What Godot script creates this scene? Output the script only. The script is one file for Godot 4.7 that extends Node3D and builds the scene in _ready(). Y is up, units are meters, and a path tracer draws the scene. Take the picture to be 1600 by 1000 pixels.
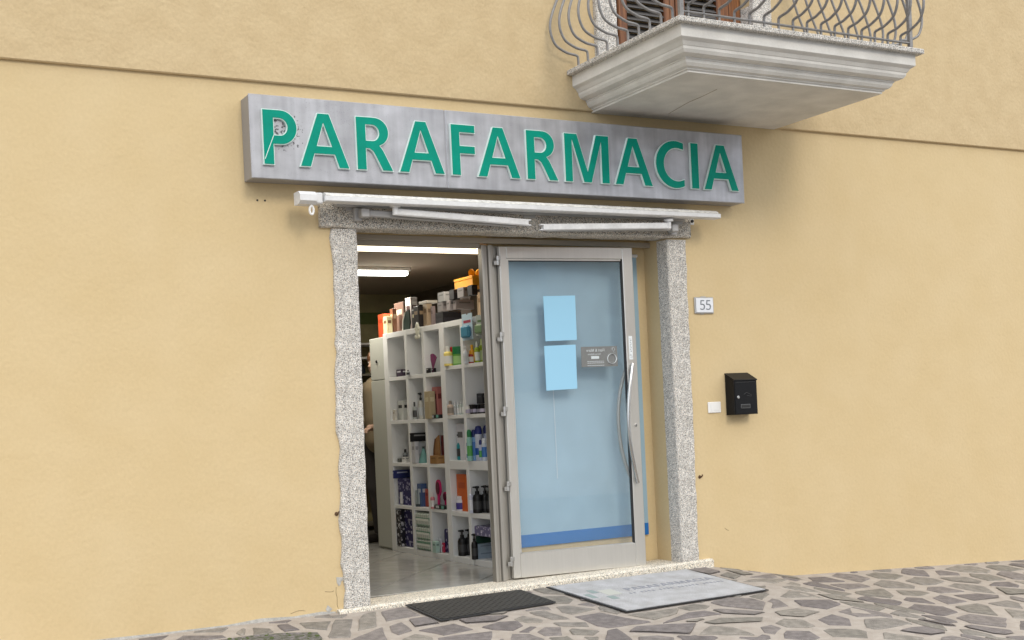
extends Node3D
# A village parafarmacia seen from across the pavement. x runs along the facade, y is up, z points out to the street. Metres.

var M := {}
var used := {}
var rng := RandomNumberGenerator.new()
var sun_dir := Vector3(-0.04, -0.66, -1.0)

# ------------------------------------------------------------------ small helpers
func lin(r: float, g: float, b: float) -> Color:
	return Color(r, g, b).linear_to_srgb()

func c8(a: Array) -> Color:
	return Color(a[0] / 255.0, a[1] / 255.0, a[2] / 255.0)

func mat(c: Color, rough := 0.8, metal := 0.0) -> StandardMaterial3D:
	var m := StandardMaterial3D.new()
	m.albedo_color = c
	m.roughness = rough
	m.metallic = metal
	return m

func numbered(called: String) -> String:
	var n: int = used.get(called, -1) + 1
	used[called] = n
	return called if n == 0 else "%s_%03d" % [called, n]

func thing(called: String, label: String, category: String, at := Vector3.ZERO, turn := 0.0, group := "") -> Node3D:
	var o := Node3D.new()
	o.name = numbered(called)
	add_child(o)
	o.position = at
	o.rotation.y = turn
	o.set_meta("label", label)
	o.set_meta("category", category)
	if group:
		o.set_meta("group", group)
	return o

func structure(called: String) -> Node3D:
	var o := Node3D.new()
	o.name = numbered(called)
	add_child(o)
	o.set_meta("kind", "structure")
	return o

func part(parent: Node3D, called: String, st: SurfaceTool, m: Material) -> MeshInstance3D:
	var o := MeshInstance3D.new()
	o.name = called
	o.mesh = st.commit()
	o.material_override = m
	parent.add_child(o, true)
	return o

func use_mesh(parent: Node3D, called: String, mesh: Mesh, m: Material, at := Vector3.ZERO) -> MeshInstance3D:
	var o := MeshInstance3D.new()
	o.name = called
	o.mesh = mesh
	o.material_override = m
	o.position = at
	parent.add_child(o, true)
	return o

func mb() -> SurfaceTool:
	var st := SurfaceTool.new()
	st.begin(Mesh.PRIMITIVE_TRIANGLES)
	return st

func vert(st: SurfaceTool, p: Vector3, n: Vector3, uv: Vector2) -> void:
	st.set_normal(n)
	st.set_uv(uv)
	st.add_vertex(p)

func tri3(st: SurfaceTool, a: Vector3, b: Vector3, c: Vector3, na: Vector3, nb: Vector3, nc: Vector3, ua := Vector2.ZERO, ub := Vector2.ZERO, uc := Vector2.ZERO) -> void:
	if (c - a).cross(b - a).dot(na + nb + nc) < 0.0:
		vert(st, a, na, ua); vert(st, c, nc, uc); vert(st, b, nb, ub)
	else:
		vert(st, a, na, ua); vert(st, b, nb, ub); vert(st, c, nc, uc)

func quad(st: SurfaceTool, a: Vector3, b: Vector3, c: Vector3, d: Vector3, n: Vector3) -> void:
	var k := (b - a).cross(c - a)
	if k.length_squared() < 1e-14:
		k = (c - a).cross(d - a)
	k = k.normalized()
	if k.dot(n) < 0.0:
		k = -k
	tri3(st, a, b, c, k, k, k, Vector2(0, 0), Vector2(1, 0), Vector2(1, 1))
	tri3(st, a, c, d, k, k, k, Vector2(0, 0), Vector2(1, 1), Vector2(0, 1))

# chamfered box between two corners
func box(st: SurfaceTool, lo: Vector3, hi: Vector3, bev := 0.0) -> void:
	var c := (lo + hi) * 0.5
	var h := (hi - lo) * 0.5
	var b: float = minf(bev, minf(h.x, minf(h.y, h.z)) * 0.9)
	for ax in 3:
		var u := (ax + 1) % 3
		var v := (ax + 2) % 3
		for s in [-1.0, 1.0]:
			var n := Vector3.ZERO
			n[ax] = s
			var q: Array[Vector3] = []
			for k in [[-1, -1], [1, -1], [1, 1], [-1, 1]]:
				var p := Vector3.ZERO
				p[ax] = s * h[ax]
				p[u] = k[0] * (h[u] - b)
				p[v] = k[1] * (h[v] - b)
				q.append(c + p)
			quad(st, q[0], q[1], q[2], q[3], n)
	if b <= 0.0:
		return
	for ax in 3:
		var u := (ax + 1) % 3
		var v := (ax + 2) % 3
		for su in [-1.0, 1.0]:
			for sv in [-1.0, 1.0]:
				var n := Vector3.ZERO
				n[u] = su
				n[v] = sv
				var q: Array[Vector3] = []
				for k in [[-1.0, 0], [1.0, 0], [1.0, 1], [-1.0, 1]]:
					var p := Vector3.ZERO
					p[ax] = k[0] * (h[ax] - b)
					p[u] = su * (h[u] - (b if k[1] == 1 else 0.0))
					p[v] = sv * (h[v] - (0.0 if k[1] == 1 else b))
					q.append(c + p)
				quad(st, q[0], q[1], q[2], q[3], n)
	for sx in [-1.0, 1.0]:
		for sy in [-1.0, 1.0]:
			for sz in [-1.0, 1.0]:
				var n := Vector3(sx, sy, sz).normalized()
				tri3(st, c + Vector3(sx * h.x, sy * (h.y - b), sz * (h.z - b)), c + Vector3(sx * (h.x - b), sy * h.y, sz * (h.z - b)), c + Vector3(sx * (h.x - b), sy * (h.y - b), sz * h.z), n, n, n)

func bx(parent: Node3D, called: String, lo: Vector3, hi: Vector3, m: Material, bev := 0.003) -> MeshInstance3D:
	var st := mb()
	box(st, lo, hi, bev)
	return part(parent, called, st, m)

# profile of Vector2(radius, height) turned about the y axis
func lathe(st: SurfaceTool, prof: Array, seg := 20, at := Vector3.ZERO) -> void:
	for i in range(prof.size() - 1):
		var p: Vector2 = prof[i]
		var q: Vector2 = prof[i + 1]
		var t := (q - p)
		var nn := Vector2(t.y, -t.x).normalized()
		for k in seg:
			var a0 := TAU * k / seg
			var a1 := TAU * (k + 1) / seg
			var d0 := Vector3(cos(a0), 0, sin(a0))
			var d1 := Vector3(cos(a1), 0, sin(a1))
			var n0 := d0 * nn.x + Vector3.UP * nn.y
			var n1 := d1 * nn.x + Vector3.UP * nn.y
			var A := at + d0 * p.x + Vector3.UP * p.y
			var B := at + d1 * p.x + Vector3.UP * p.y
			var C := at + d1 * q.x + Vector3.UP * q.y
			var D := at + d0 * q.x + Vector3.UP * q.y
			var u0 := float(k) / seg
			var u1 := float(k + 1) / seg
			if p.x > 1e-6:
				tri3(st, A, B, C, n0, n1, n1, Vector2(u0, 1 - p.y), Vector2(u1, 1 - p.y), Vector2(u1, 1 - q.y))
			if q.x > 1e-6:
				tri3(st, A, C, D, n0, n1, n0, Vector2(u0, 1 - p.y), Vector2(u1, 1 - q.y), Vector2(u0, 1 - q.y))

# round bar along points
func tube(st: SurfaceTool, pts: Array, r: float, seg := 8, flat := 1.0) -> void:
	var rings := []
	var norms := []
	var side := Vector3.ZERO
	for i in pts.size():
		var t: Vector3 = (pts[mini(i + 1, pts.size() - 1)] - pts[maxi(i - 1, 0)]).normalized()
		if i == 0:
			side = t.cross(Vector3.UP if absf(t.y) < 0.9 else Vector3.RIGHT).normalized()
		else:
			side = (side - t * side.dot(t)).normalized()
		var up := side.cross(t)
		var ring := []
		var nr := []
		for k in seg:
			var a := TAU * k / seg
			var d := side * cos(a) + up * sin(a) * flat
			ring.append(pts[i] + d * r)
			nr.append((side * cos(a) + up * sin(a)).normalized())
		rings.append(ring)
		norms.append(nr)
	for i in range(pts.size() - 1):
		for k in seg:
			var j := (k + 1) % seg
			tri3(st, rings[i][k], rings[i][j], rings[i + 1][j], norms[i][k], norms[i][j], norms[i + 1][j])
			tri3(st, rings[i][k], rings[i + 1][j], rings[i + 1][k], norms[i][k], norms[i + 1][j], norms[i + 1][k])
	for e in [0, pts.size() - 1]:
		var n: Vector3 = (pts[0] - pts[1]).normalized() if e == 0 else (pts[-1] - pts[-2]).normalized()
		for k in seg:
			tri3(st, pts[e], rings[e][k], rings[e][(k + 1) % seg], n, n, n)

func smooth_path(p: Array, n := 6) -> Array:
	var out := []
	for i in range(p.size() - 1):
		var a: Vector3 = p[maxi(i - 1, 0)]
		var b: Vector3 = p[i]
		var c: Vector3 = p[i + 1]
		var d: Vector3 = p[mini(i + 2, p.size() - 1)]
		for k in n:
			out.append(b.cubic_interpolate(c, a, d, float(k) / n))
	out.append(p[-1])
	return out

# flat polygon (with an optional hole) given thickness along z; bev rounds the front rim
func slab(st: SurfaceTool, outer: PackedVector2Array, z0: float, z1: float, hole := PackedVector2Array(), bev := 0.0) -> void:
	var front := outer
	var fhole := hole
	if bev > 0.0:
		var o := Geometry2D.offset_polygon(outer, -bev, Geometry2D.JOIN_MITER)
		if o.size() == 1 and o[0].size() == outer.size():
			front = match_start(o[0], outer)
		else:
			bev = 0.0
	for z in [z0, z1]:
		var n := Vector3(0, 0, -1 if z == z0 else 1)
		for poly in pieces(front if z == z1 else outer, fhole):
			var ids := Geometry2D.triangulate_polygon(poly)
			for i in range(0, ids.size(), 3):
				var a: Vector2 = poly[ids[i]]
				var b: Vector2 = poly[ids[i + 1]]
				var c: Vector2 = poly[ids[i + 2]]
				tri3(st, Vector3(a.x, a.y, z), Vector3(b.x, b.y, z), Vector3(c.x, c.y, z), n, n, n, a, b, c)
	var cw := Geometry2D.is_polygon_clockwise(outer)
	for i in outer.size():
		var a: Vector2 = outer[i]
		var b: Vector2 = outer[(i + 1) % outer.size()]
		var t := (b - a).normalized()
		var n2 := Vector2(t.y, -t.x) * (-1.0 if cw else 1.0)
		var n := Vector3(n2.x, n2.y, 0)
		quad(st, Vector3(a.x, a.y, z0), Vector3(b.x, b.y, z0), Vector3(b.x, b.y, z1 - bev), Vector3(a.x, a.y, z1 - bev), n)
		if bev > 0.0:
			var fa: Vector2 = front[i]
			var fb: Vector2 = front[(i + 1) % front.size()]
			quad(st, Vector3(a.x, a.y, z1 - bev), Vector3(b.x, b.y, z1 - bev), Vector3(fb.x, fb.y, z1), Vector3(fa.x, fa.y, z1), n + Vector3(0, 0, 1))
	if hole.size():
		var hcw := Geometry2D.is_polygon_clockwise(hole)
		for i in hole.size():
			var a: Vector2 = hole[i]
			var b: Vector2 = hole[(i + 1) % hole.size()]
			var t := (b - a).normalized()
			var n2 := Vector2(t.y, -t.x) * (1.0 if hcw else -1.0)
			quad(st, Vector3(a.x, a.y, z0), Vector3(b.x, b.y, z0), Vector3(b.x, b.y, z1), Vector3(a.x, a.y, z1), Vector3(n2.x, n2.y, 0))

func match_start(p: PackedVector2Array, like: PackedVector2Array) -> PackedVector2Array:
	if Geometry2D.is_polygon_clockwise(p) != Geometry2D.is_polygon_clockwise(like):
		p.reverse()
	var best := 0
	for i in p.size():
		if p[i].distance_squared_to(like[0]) < p[best].distance_squared_to(like[0]):
			best = i
	var out := PackedVector2Array()
	for i in p.size():
		out.append(p[(best + i) % p.size()])
	return out

func pieces(outer: PackedVector2Array, hole: PackedVector2Array) -> Array:
	if hole.is_empty():
		return [outer]
	var mid := 0.0
	for p in hole:
		mid += p.x / hole.size()
	var out := []
	for half in [PackedVector2Array([Vector2(-9, -9), Vector2(mid, -9), Vector2(mid, 9), Vector2(-9, 9)]), PackedVector2Array([Vector2(mid, -9), Vector2(9, -9), Vector2(9, 9), Vector2(mid, 9)])]:
		for a in Geometry2D.intersect_polygons(outer, half):
			for b in Geometry2D.clip_polygons(a, hole):
				if not (Geometry2D.is_polygon_clockwise(b) and not Geometry2D.is_polygon_clockwise(a)):
					out.append(b)
	return out

func pv(a: Array) -> PackedVector2Array:
	var o := PackedVector2Array()
	for p in a:
		o.append(Vector2(p[0], p[1]))
	return o

func rect(x0: float, y0: float, x1: float, y1: float) -> PackedVector2Array:
	return PackedVector2Array([Vector2(x0, y0), Vector2(x1, y0), Vector2(x1, y1), Vector2(x0, y1)])

# turn a z-extruded mesh so that its z axis points up (x stays, y goes to -z)
func laid(st: SurfaceTool, t: Transform3D) -> SurfaceTool:
	var o := mb()
	o.append_from(st.commit(), 0, t)
	return o

# ------------------------------------------------------------------ textures
func noise(sd: int, freq: float, oct := 4, kind := FastNoiseLite.TYPE_SIMPLEX_SMOOTH) -> FastNoiseLite:
	var n := FastNoiseLite.new()
	n.seed = sd
	n.frequency = freq
	n.noise_type = kind
	n.fractal_octaves = oct
	if oct <= 1:
		n.fractal_type = FastNoiseLite.FRACTAL_NONE
	return n

func grey(n: FastNoiseLite, size: int) -> PackedByteArray:
	var im := n.get_seamless_image(size, size)
	im.convert(Image.FORMAT_L8)
	return im.get_data()

func texture(size: int, bytes: PackedByteArray) -> ImageTexture:
	return ImageTexture.create_from_image(Image.create_from_data(size, size, false, Image.FORMAT_RGB8, bytes))

# a multiplier texture: blotches and grain round white
func blotchy(size: int, sd: int, f1: float, f2: float, amp1: float, amp2: float, tint := Vector3(1, 1, 1), top := 0.93) -> ImageTexture:
	var a := grey(noise(sd, f1, 4), size)
	var b := grey(noise(sd + 7, f2, 2), size)
	var out := PackedByteArray()
	out.resize(size * size * 3)
	for i in size * size:
		var k := (a[i] / 255.0 - 0.5) * 2.0
		var v := top + k * amp1 + (b[i] / 255.0 - 0.5) * 2.0 * amp2
		out[i * 3] = clampi(int(255.0 * (v + k * amp1 * (tint.x - 1.0))), 0, 255)
		out[i * 3 + 1] = clampi(int(255.0 * (v + k * amp1 * (tint.y - 1.0))), 0, 255)
		out[i * 3 + 2] = clampi(int(255.0 * (v + k * amp1 * (tint.z - 1.0))), 0, 255)
	return texture(size, out)

func bumps(size: int, sd: int, f1: float, f2: float, mix: float, depth: float) -> ImageTexture:
	var a := grey(noise(sd, f1, 5), size)
	var b := grey(noise(sd + 3, f2, 3), size)
	var out := PackedByteArray()
	out.resize(size * size)
	for i in size * size:
		out[i] = clampi(int(a[i] * (1.0 - mix) + b[i] * mix), 0, 255)
	var im := Image.create_from_data(size, size, false, Image.FORMAT_L8, out)
	im.convert(Image.FORMAT_RGBA8)
	im.bump_map_to_normal_map(depth)
	return ImageTexture.create_from_image(im)

func world_tex(m: StandardMaterial3D, t: Texture2D, scale: float, nt: Texture2D = null, ns := 1.0) -> StandardMaterial3D:
	m.albedo_texture = t
	m.uv1_triplanar = true
	m.uv1_world_triplanar = true
	m.uv1_triplanar_sharpness = 4.0
	m.uv1_scale = Vector3.ONE * scale
	if nt:
		m.normal_enabled = true
		m.normal_texture = nt
		m.normal_scale = ns
	return m

func granite_tex(size: int, sd: int, base: Vector3, dark: float, much := 1.0) -> ImageTexture:
	# crystals: overlapping irregular flecks of pale feldspar, grey quartz and black mica
	var d := grey(noise(sd + 3, 0.012, 3), size)
	var v := PackedFloat32Array()
	v.resize(size * size)
	v.fill(0.93)
	var r := RandomNumberGenerator.new()
	r.seed = sd
	for kind in [[0.80, 0.10, 9000, 2.4], [1.04, 0.04, 7000, 2.2], [0.62, 0.10, 5200, 1.9], [dark, 0.06, 4600, 1.7], [dark * 0.5, 0.04, 1500, 1.9]]:
		for k in int(kind[2] * (much if kind[0] < 0.7 else 1.0)):
			var c := Vector2(r.randf() * size, r.randf() * size)
			var rad: float = kind[3] * r.randf_range(0.5, 1.35)
			var sq := r.randf_range(0.55, 1.0)
			var ang := r.randf() * PI
			var val: float = kind[0] + r.randf_range(-1, 1) * kind[1]
			var e := Vector2.from_angle(ang)
			for y in range(int(c.y - rad) , int(c.y + rad) + 2):
				for x in range(int(c.x - rad), int(c.x + rad) + 2):
					var q := Vector2(x, y) - c
					var a := q.dot(e)
					var b := q.cross(e) / sq
					if a * a + b * b <= rad * rad:
						v[posmod(y, size) * size + posmod(x, size)] = val
	var out := PackedByteArray()
	out.resize(size * size * 3)
	for i in size * size:
		var k := v[i] * (1.0 + (d[i] - 128) / 255.0 * 0.12)
		var warm := 1.0 + (d[(i * 7) % (size * size)] - 128) / 255.0 * 0.08
		out[i * 3] = clampi(int(255.0 * k * base.x * warm), 0, 255)
		out[i * 3 + 1] = clampi(int(255.0 * k * base.y), 0, 255)
		out[i * 3 + 2] = clampi(int(255.0 * k * base.z / warm), 0, 255)
	return texture(size, out)

func wood_tex(size: int, sd: int) -> ImageTexture:
	var n := noise(sd, 0.05, 4)
	var out := PackedByteArray()
	out.resize(size * size * 3)
	for y in size:
		for x in size:
			var v := n.get_noise_2d(x * 1.7, y * 0.07) * 0.5 + n.get_noise_2d(x * 6.0 + 900.0, y * 0.2) * 0.35
			var k := clampf(0.72 + v * 0.55, 0.15, 1.0)
			var i := (y * size + x) * 3
			out[i] = int(255 * k)
			out[i + 1] = int(255 * clampf(k * (0.9 + v * 0.2), 0, 1))
			out[i + 2] = int(255 * clampf(k * (0.8 + v * 0.3), 0, 1))
	return texture(size, out)

func brushed_tex(size: int, sd: int, lo: float) -> ImageTexture:
	var n := noise(sd, 0.08, 3)
	var out := PackedByteArray()
	out.resize(size * size * 3)
	for y in size:
		for x in size:
			var v := n.get_noise_2d(x * 2.6, y * 0.05) * 0.5 + n.get_noise_2d(x * 0.2 + 500.0, y * 0.12) * 0.5
			var k := clampi(int(255 * clampf(lo + (1.0 - lo) * (0.5 + v), 0, 1)), 0, 255)
			var i := (y * size + x) * 3
			out[i] = k; out[i + 1] = k; out[i + 2] = k
	return texture(size, out)

# weathered aluminium of the shop sign: streaks, wiped patches and mould spots
func sign_tex(w: int, h: int) -> ImageTexture:
	var im := Image.create(w, h, false, Image.FORMAT_RGB8)
	var a := noise(31, 0.012, 4)
	var s := noise(32, 0.05, 3)
	var g := noise(33, 0.4, 2)
	var d := noise(34, 0.11, 3)
	for y in h:
		for x in w:
			var fx := float(x) / w
			var v := 0.86 + a.get_noise_2d(x * 0.6, y * 0.8) * 0.10 + s.get_noise_2d(x * 0.7, y * 0.05) * 0.06 + g.get_noise_2d(x, y) * 0.015
			var p := Vector2((fx - 0.055) * 3.55, (float(y) / h - 0.42) * 0.48)
			var near := clampf(1.0 - p.length() / 0.13, 0.0, 1.0)
			if near > 0.0 and d.get_noise_2d(x * 0.8, y * 0.8) > 0.50 - near * 0.5:
				v *= 0.5
			var spots := clampf(1.0 - absf(fx - 0.16) / 0.16, 0.0, 1.0)
			if d.get_noise_2d(x * 2.2 + 800.0, y * 2.2) > 0.70 - spots * 0.10:
				v *= 0.75
			im.set_pixel(x, y, Color(clampf(v * 0.99, 0, 1), clampf(v * 0.99, 0, 1), clampf(v * 1.01, 0, 1)))
	return ImageTexture.create_from_image(im)

func weave_tex(size: int) -> Array:
	var im := Image.create(size, size, false, Image.FORMAT_L8)
	var n := noise(51, 0.2, 2)
	for y in size:
		for x in size:
			var cx := (x / 16) % 2
			var cy := (y / 8) % 2
			var v := 0.0
			var fy := absf(fmod(y, 8.0) - 3.5) / 4.0
			var fx := absf(fmod(x + 8.0 * float((y / 8) % 2), 16.0) - 7.5) / 8.0
			v = clampf((1.0 - fx * fx * fx) * (1.0 - fy * fy), 0.0, 1.0)
			v = v * 0.85 + n.get_noise_2d(x, y) * 0.12
			im.set_pixel(x, y, Color(v, v, v))
	var alb := PackedByteArray()
	alb.resize(size * size * 3)
	for y in size:
		for x in size:
			var k := im.get_pixel(x, y).r
			var u := clampi(int(255 * (0.22 + 0.75 * k)), 0, 255)
			var i := (y * size + x) * 3
			alb[i] = u; alb[i + 1] = u; alb[i + 2] = u
	im.convert(Image.FORMAT_RGBA8)
	im.bump_map_to_normal_map(3.0)
	return [texture(size, alb), ImageTexture.create_from_image(im)]

func flower_tex(size: int, sd: int, ground: Color, petal: Color) -> ImageTexture:
	var im := Image.create(size, size, false, Image.FORMAT_RGB8)
	im.fill(ground)
	rng.seed = sd
	for k in 26:
		var c := Vector2(rng.randf() * size, rng.randf() * size)
		var r := rng.randf_range(0.03, 0.075) * size
		var col := petal.lerp(ground, rng.randf() * 0.45)
		for p in 5:
			var pc := c + Vector2.from_angle(TAU * p / 5.0 + k) * r * 0.6
			for y in range(int(pc.y - r * 0.5), int(pc.y + r * 0.5) + 1):
				for x in range(int(pc.x - r * 0.5), int(pc.x + r * 0.5) + 1):
					if Vector2(x, y).distance_to(pc) < r * 0.45:
						im.set_pixel(posmod(x, size), posmod(y, size), col)
	return ImageTexture.create_from_image(im)

func plaid_tex(size: int, a: Color, b: Color) -> ImageTexture:
	var im := Image.create(size, size, false, Image.FORMAT_RGB8)
	var n := noise(77, 0.09, 3)
	for y in size:
		for x in size:
			var t := 0.0
			if posmod(y, size / 2) > size / 3:
				t += 0.6
			if posmod(x, size / 3) > size / 5:
				t += 0.25
			t = clampf(t + n.get_noise_2d(x, y) * 0.5, 0.0, 1.0)
			im.set_pixel(x, y, a.lerp(b, t))
	return ImageTexture.create_from_image(im)

func materials() -> void:
	var fine := bumps(512, 11, 0.02, 0.13, 0.35, 3.0)
	var grain := bumps(512, 15, 0.10, 0.30, 0.5, 4.0)
	M.plaster = world_tex(mat(lin(0.66, 0.512, 0.290), 0.92), blotchy(1024, 3, 0.004, 0.10, 0.014, 0.012, Vector3(0.7, 1.0, 1.8), 0.96), 0.38, fine, 0.2)
	M.plaster_up = world_tex(mat(lin(0.645, 0.495, 0.285), 0.92), blotchy(1024, 4, 0.008, 0.08, 0.028, 0.02, Vector3(0.8, 1.0, 1.3)), 0.5, bumps(512, 18, 0.014, 0.09, 0.4, 3.0), 0.4)
	M.reveal = M.plaster
	M.granite = world_tex(mat(Color.WHITE, 0.85), granite_tex(512, 21, Vector3(0.875, 0.855, 0.825), 0.50, 0.9), 1.8, grain, 0.7)
	M.granite_grey = world_tex(mat(Color.WHITE, 0.85), granite_tex(512, 61, Vector3(0.88, 0.85, 0.80), 0.42), 1.6, grain, 0.6)
	M.threshold = world_tex(mat(Color.WHITE, 0.8), granite_tex(512, 91, Vector3(0.92, 0.885, 0.82), 0.5, 0.5), 1.4, grain, 0.5)
	M.mould = world_tex(mat(lin(0.78, 0.76, 0.715), 0.85), blotchy(512, 8, 0.01, 0.2, 0.05, 0.02), 0.7, fine, 0.12)
	M.soffit = M.mould
	M.steel = world_tex(mat(lin(0.70, 0.68, 0.64), 0.28, 0.65), brushed_tex(256, 12, 0.97), 1.5)
	M.steel_dark = world_tex(mat(lin(0.44, 0.415, 0.375), 0.36, 0.6), brushed_tex(256, 13, 0.95), 1.5)
	M.chrome = mat(lin(0.58, 0.57, 0.55), 0.22, 1.0)
	M.frame_paint = mat(lin(0.33, 0.29, 0.235), 0.55)
	M.hinge = mat(lin(0.50, 0.49, 0.47), 0.34, 0.85)
	M.white = world_tex(mat(lin(0.80, 0.80, 0.80), 0.4), blotchy(256, 41, 0.02, 0.15, 0.05, 0.03), 1.0)
	M.awning_cloth = world_tex(mat(lin(0.72, 0.70, 0.66), 0.85), blotchy(512, 42, 0.03, 0.2, 0.16, 0.06), 1.2)
	M.bracket = mat(lin(0.42, 0.41, 0.40), 0.5, 0.4)
	M.dark_metal = mat(lin(0.10, 0.10, 0.10), 0.4, 0.5)
	M.sign_side = mat(lin(0.34, 0.34, 0.36), 0.5, 0.5)
	M.letter_white = mat(lin(0.66, 0.78, 0.74), 0.5)
	M.letter = world_tex(mat(lin(0.0, 0.285, 0.20), 0.55), blotchy(256, 45, 0.02, 0.2, 0.04, 0.02, Vector3.ONE, 0.95), 1.0)
	M.black = mat(lin(0.008, 0.008, 0.009), 0.45)
	M.black.metallic_specular = 0.3
	M.letter.metallic_specular = 0.25
	M.dark = mat(lin(0.02, 0.02, 0.02), 0.8)
	M.gasket = mat(lin(0.012, 0.012, 0.013), 0.6)
	M.blind = world_tex(mat(lin(0.345, 0.50, 0.61), 0.75), blotchy(512, 46, 0.006, 0.2, 0.03, 0.01), 0.8)
	M.blind_band = mat(lin(0.002, 0.125, 0.40), 0.6)
	M.paper = mat(lin(0.30, 0.57, 0.76), 0.7)
	M.iron = world_tex(mat(lin(0.30, 0.29, 0.285), 0.55, 0.4), blotchy(256, 47, 0.05, 0.3, 0.08, 0.05), 2.0)
	var wood := wood_tex(256, 71)
	M.wood = world_tex(mat(lin(0.34, 0.155, 0.062), 0.55), wood, 2.2)
	M.louvre = mat(lin(0.075, 0.07, 0.068), 0.6)
	M.mortar = world_tex(mat(lin(0.45, 0.395, 0.345), 0.95), blotchy(1024, 48, 0.008, 0.16, 0.06, 0.05, Vector3(0.9, 1, 1.1)), 0.9, grain, 0.8)
	var st_tex := blotchy(512, 49, 0.02, 0.22, 0.12, 0.14, Vector3.ONE, 0.84)
	M.stones = []
	for c in [Vector3(0.235, 0.215, 0.218), Vector3(0.21, 0.192, 0.20), Vector3(0.255, 0.24, 0.23), Vector3(0.28, 0.262, 0.245), Vector3(0.235, 0.222, 0.207), Vector3(0.185, 0.168, 0.175)]:
		M.stones.append(world_tex(mat(lin(c.x * 1.3, c.y * 1.26, c.z * 1.18), 0.85), st_tex, 1.3, grain, 0.9))
	M.mossy = world_tex(mat(lin(0.30, 0.29, 0.255), 0.95), blotchy(512, 50, 0.03, 0.15, 0.28, 0.14, Vector3(1.0, 0.8, 1.3), 0.72), 1.4, grain, 1.2)
	M.moss = mat(lin(0.075, 0.10, 0.03), 0.95)
	M.asphalt = world_tex(mat(lin(0.11, 0.11, 0.11), 0.9), blotchy(512, 52, 0.02, 0.3, 0.1, 0.15), 0.5)
	var wv := weave_tex(256)
	M.rubber = world_tex(mat(lin(0.075, 0.068, 0.06), 0.7), wv[0], 1.25, wv[1], 1.6)
	M.rubber_edge = mat(lin(0.028, 0.028, 0.03), 0.7)
	M.carpet = world_tex(mat(lin(0.52, 0.52, 0.535), 0.95), blotchy(512, 53, 0.014, 0.25, 0.07, 0.05, Vector3(0.95, 1.0, 1.1), 0.90), 0.9, grain, 0.5)
	M.print_grey = mat(lin(0.24, 0.25, 0.285), 0.95)
	M.print_green = mat(lin(0.25, 0.31, 0.30), 0.95)
	M.print_lime = mat(lin(0.46, 0.47, 0.43), 0.95)
	M.tile = world_tex(mat(lin(0.46, 0.455, 0.43), 0.16), blotchy(512, 54, 0.012, 0.2, 0.06, 0.02), 0.8)
	M.grout = mat(lin(0.10, 0.095, 0.085), 0.9)
	M.shelf = mat(lin(0.80, 0.81, 0.81), 0.45)
	M.cabinet = mat(lin(0.52, 0.53, 0.48), 0.45)
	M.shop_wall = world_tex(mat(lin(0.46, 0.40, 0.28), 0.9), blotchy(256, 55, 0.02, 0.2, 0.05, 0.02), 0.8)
	M.shop_back = world_tex(mat(lin(0.46, 0.41, 0.22), 0.9), blotchy(256, 56, 0.02, 0.2, 0.05, 0.02), 0.8)
	M.shop_band = mat(lin(0.13, 0.17, 0.05), 0.8)
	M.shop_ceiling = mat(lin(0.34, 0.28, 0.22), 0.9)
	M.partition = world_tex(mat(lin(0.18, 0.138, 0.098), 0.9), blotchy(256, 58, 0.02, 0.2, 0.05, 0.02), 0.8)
	M.glow = mat(lin(0.9, 0.9, 0.85), 0.5)
	M.glow.emission_enabled = true
	M.glow.emission = Color(1.0, 0.95, 0.82)
	M.glow.emission_energy_multiplier = 1.8
	M.glow_white = M.glow.duplicate()
	M.glow_white.emission = Color(0.97, 1.0, 0.97)
	M.glow_white.emission_energy_multiplier = 5.0
	M.chip = world_tex(mat(lin(0.52, 0.51, 0.48), 0.9), blotchy(256, 57, 0.05, 0.2, 0.1, 0.05), 2.0)
	M.crack = mat(lin(0.25, 0.19, 0.11), 0.95)
	M.ceramic = mat(lin(0.74, 0.76, 0.80), 0.25)
	M.digit = mat(lin(0.16, 0.18, 0.20), 0.5)
	M.plate = mat(lin(0.80, 0.79, 0.77), 0.35)
	M.sticker = mat(lin(0.17, 0.155, 0.14), 0.5)
	M.sticker_white = mat(lin(0.75, 0.79, 0.80), 0.5)
	M.glass = mat(Color(0.80, 0.90, 0.95, 0.05), 0.03)
	M.glass.transparency = BaseMaterial3D.TRANSPARENCY_ALPHA
	M.rust = mat(lin(0.13, 0.075, 0.04), 0.8, 0.3)

# ------------------------------------------------------------------ ground height
func slope(z: float) -> float:
	return 0.012 - 0.1 * z if z < 2.0 else -0.188 - 0.04 * (minf(z, 8.0) - 2.0)

func fall(x: float) -> float:
	if x < 2.55:
		return 0.0
	return 0.19 * (x - 2.55) if x < 3.3 else 0.1425 + 0.05 * (minf(x, 6.3) - 3.3)

func ground(x: float, z: float) -> float:
	return slope(z) - fall(x)

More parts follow.
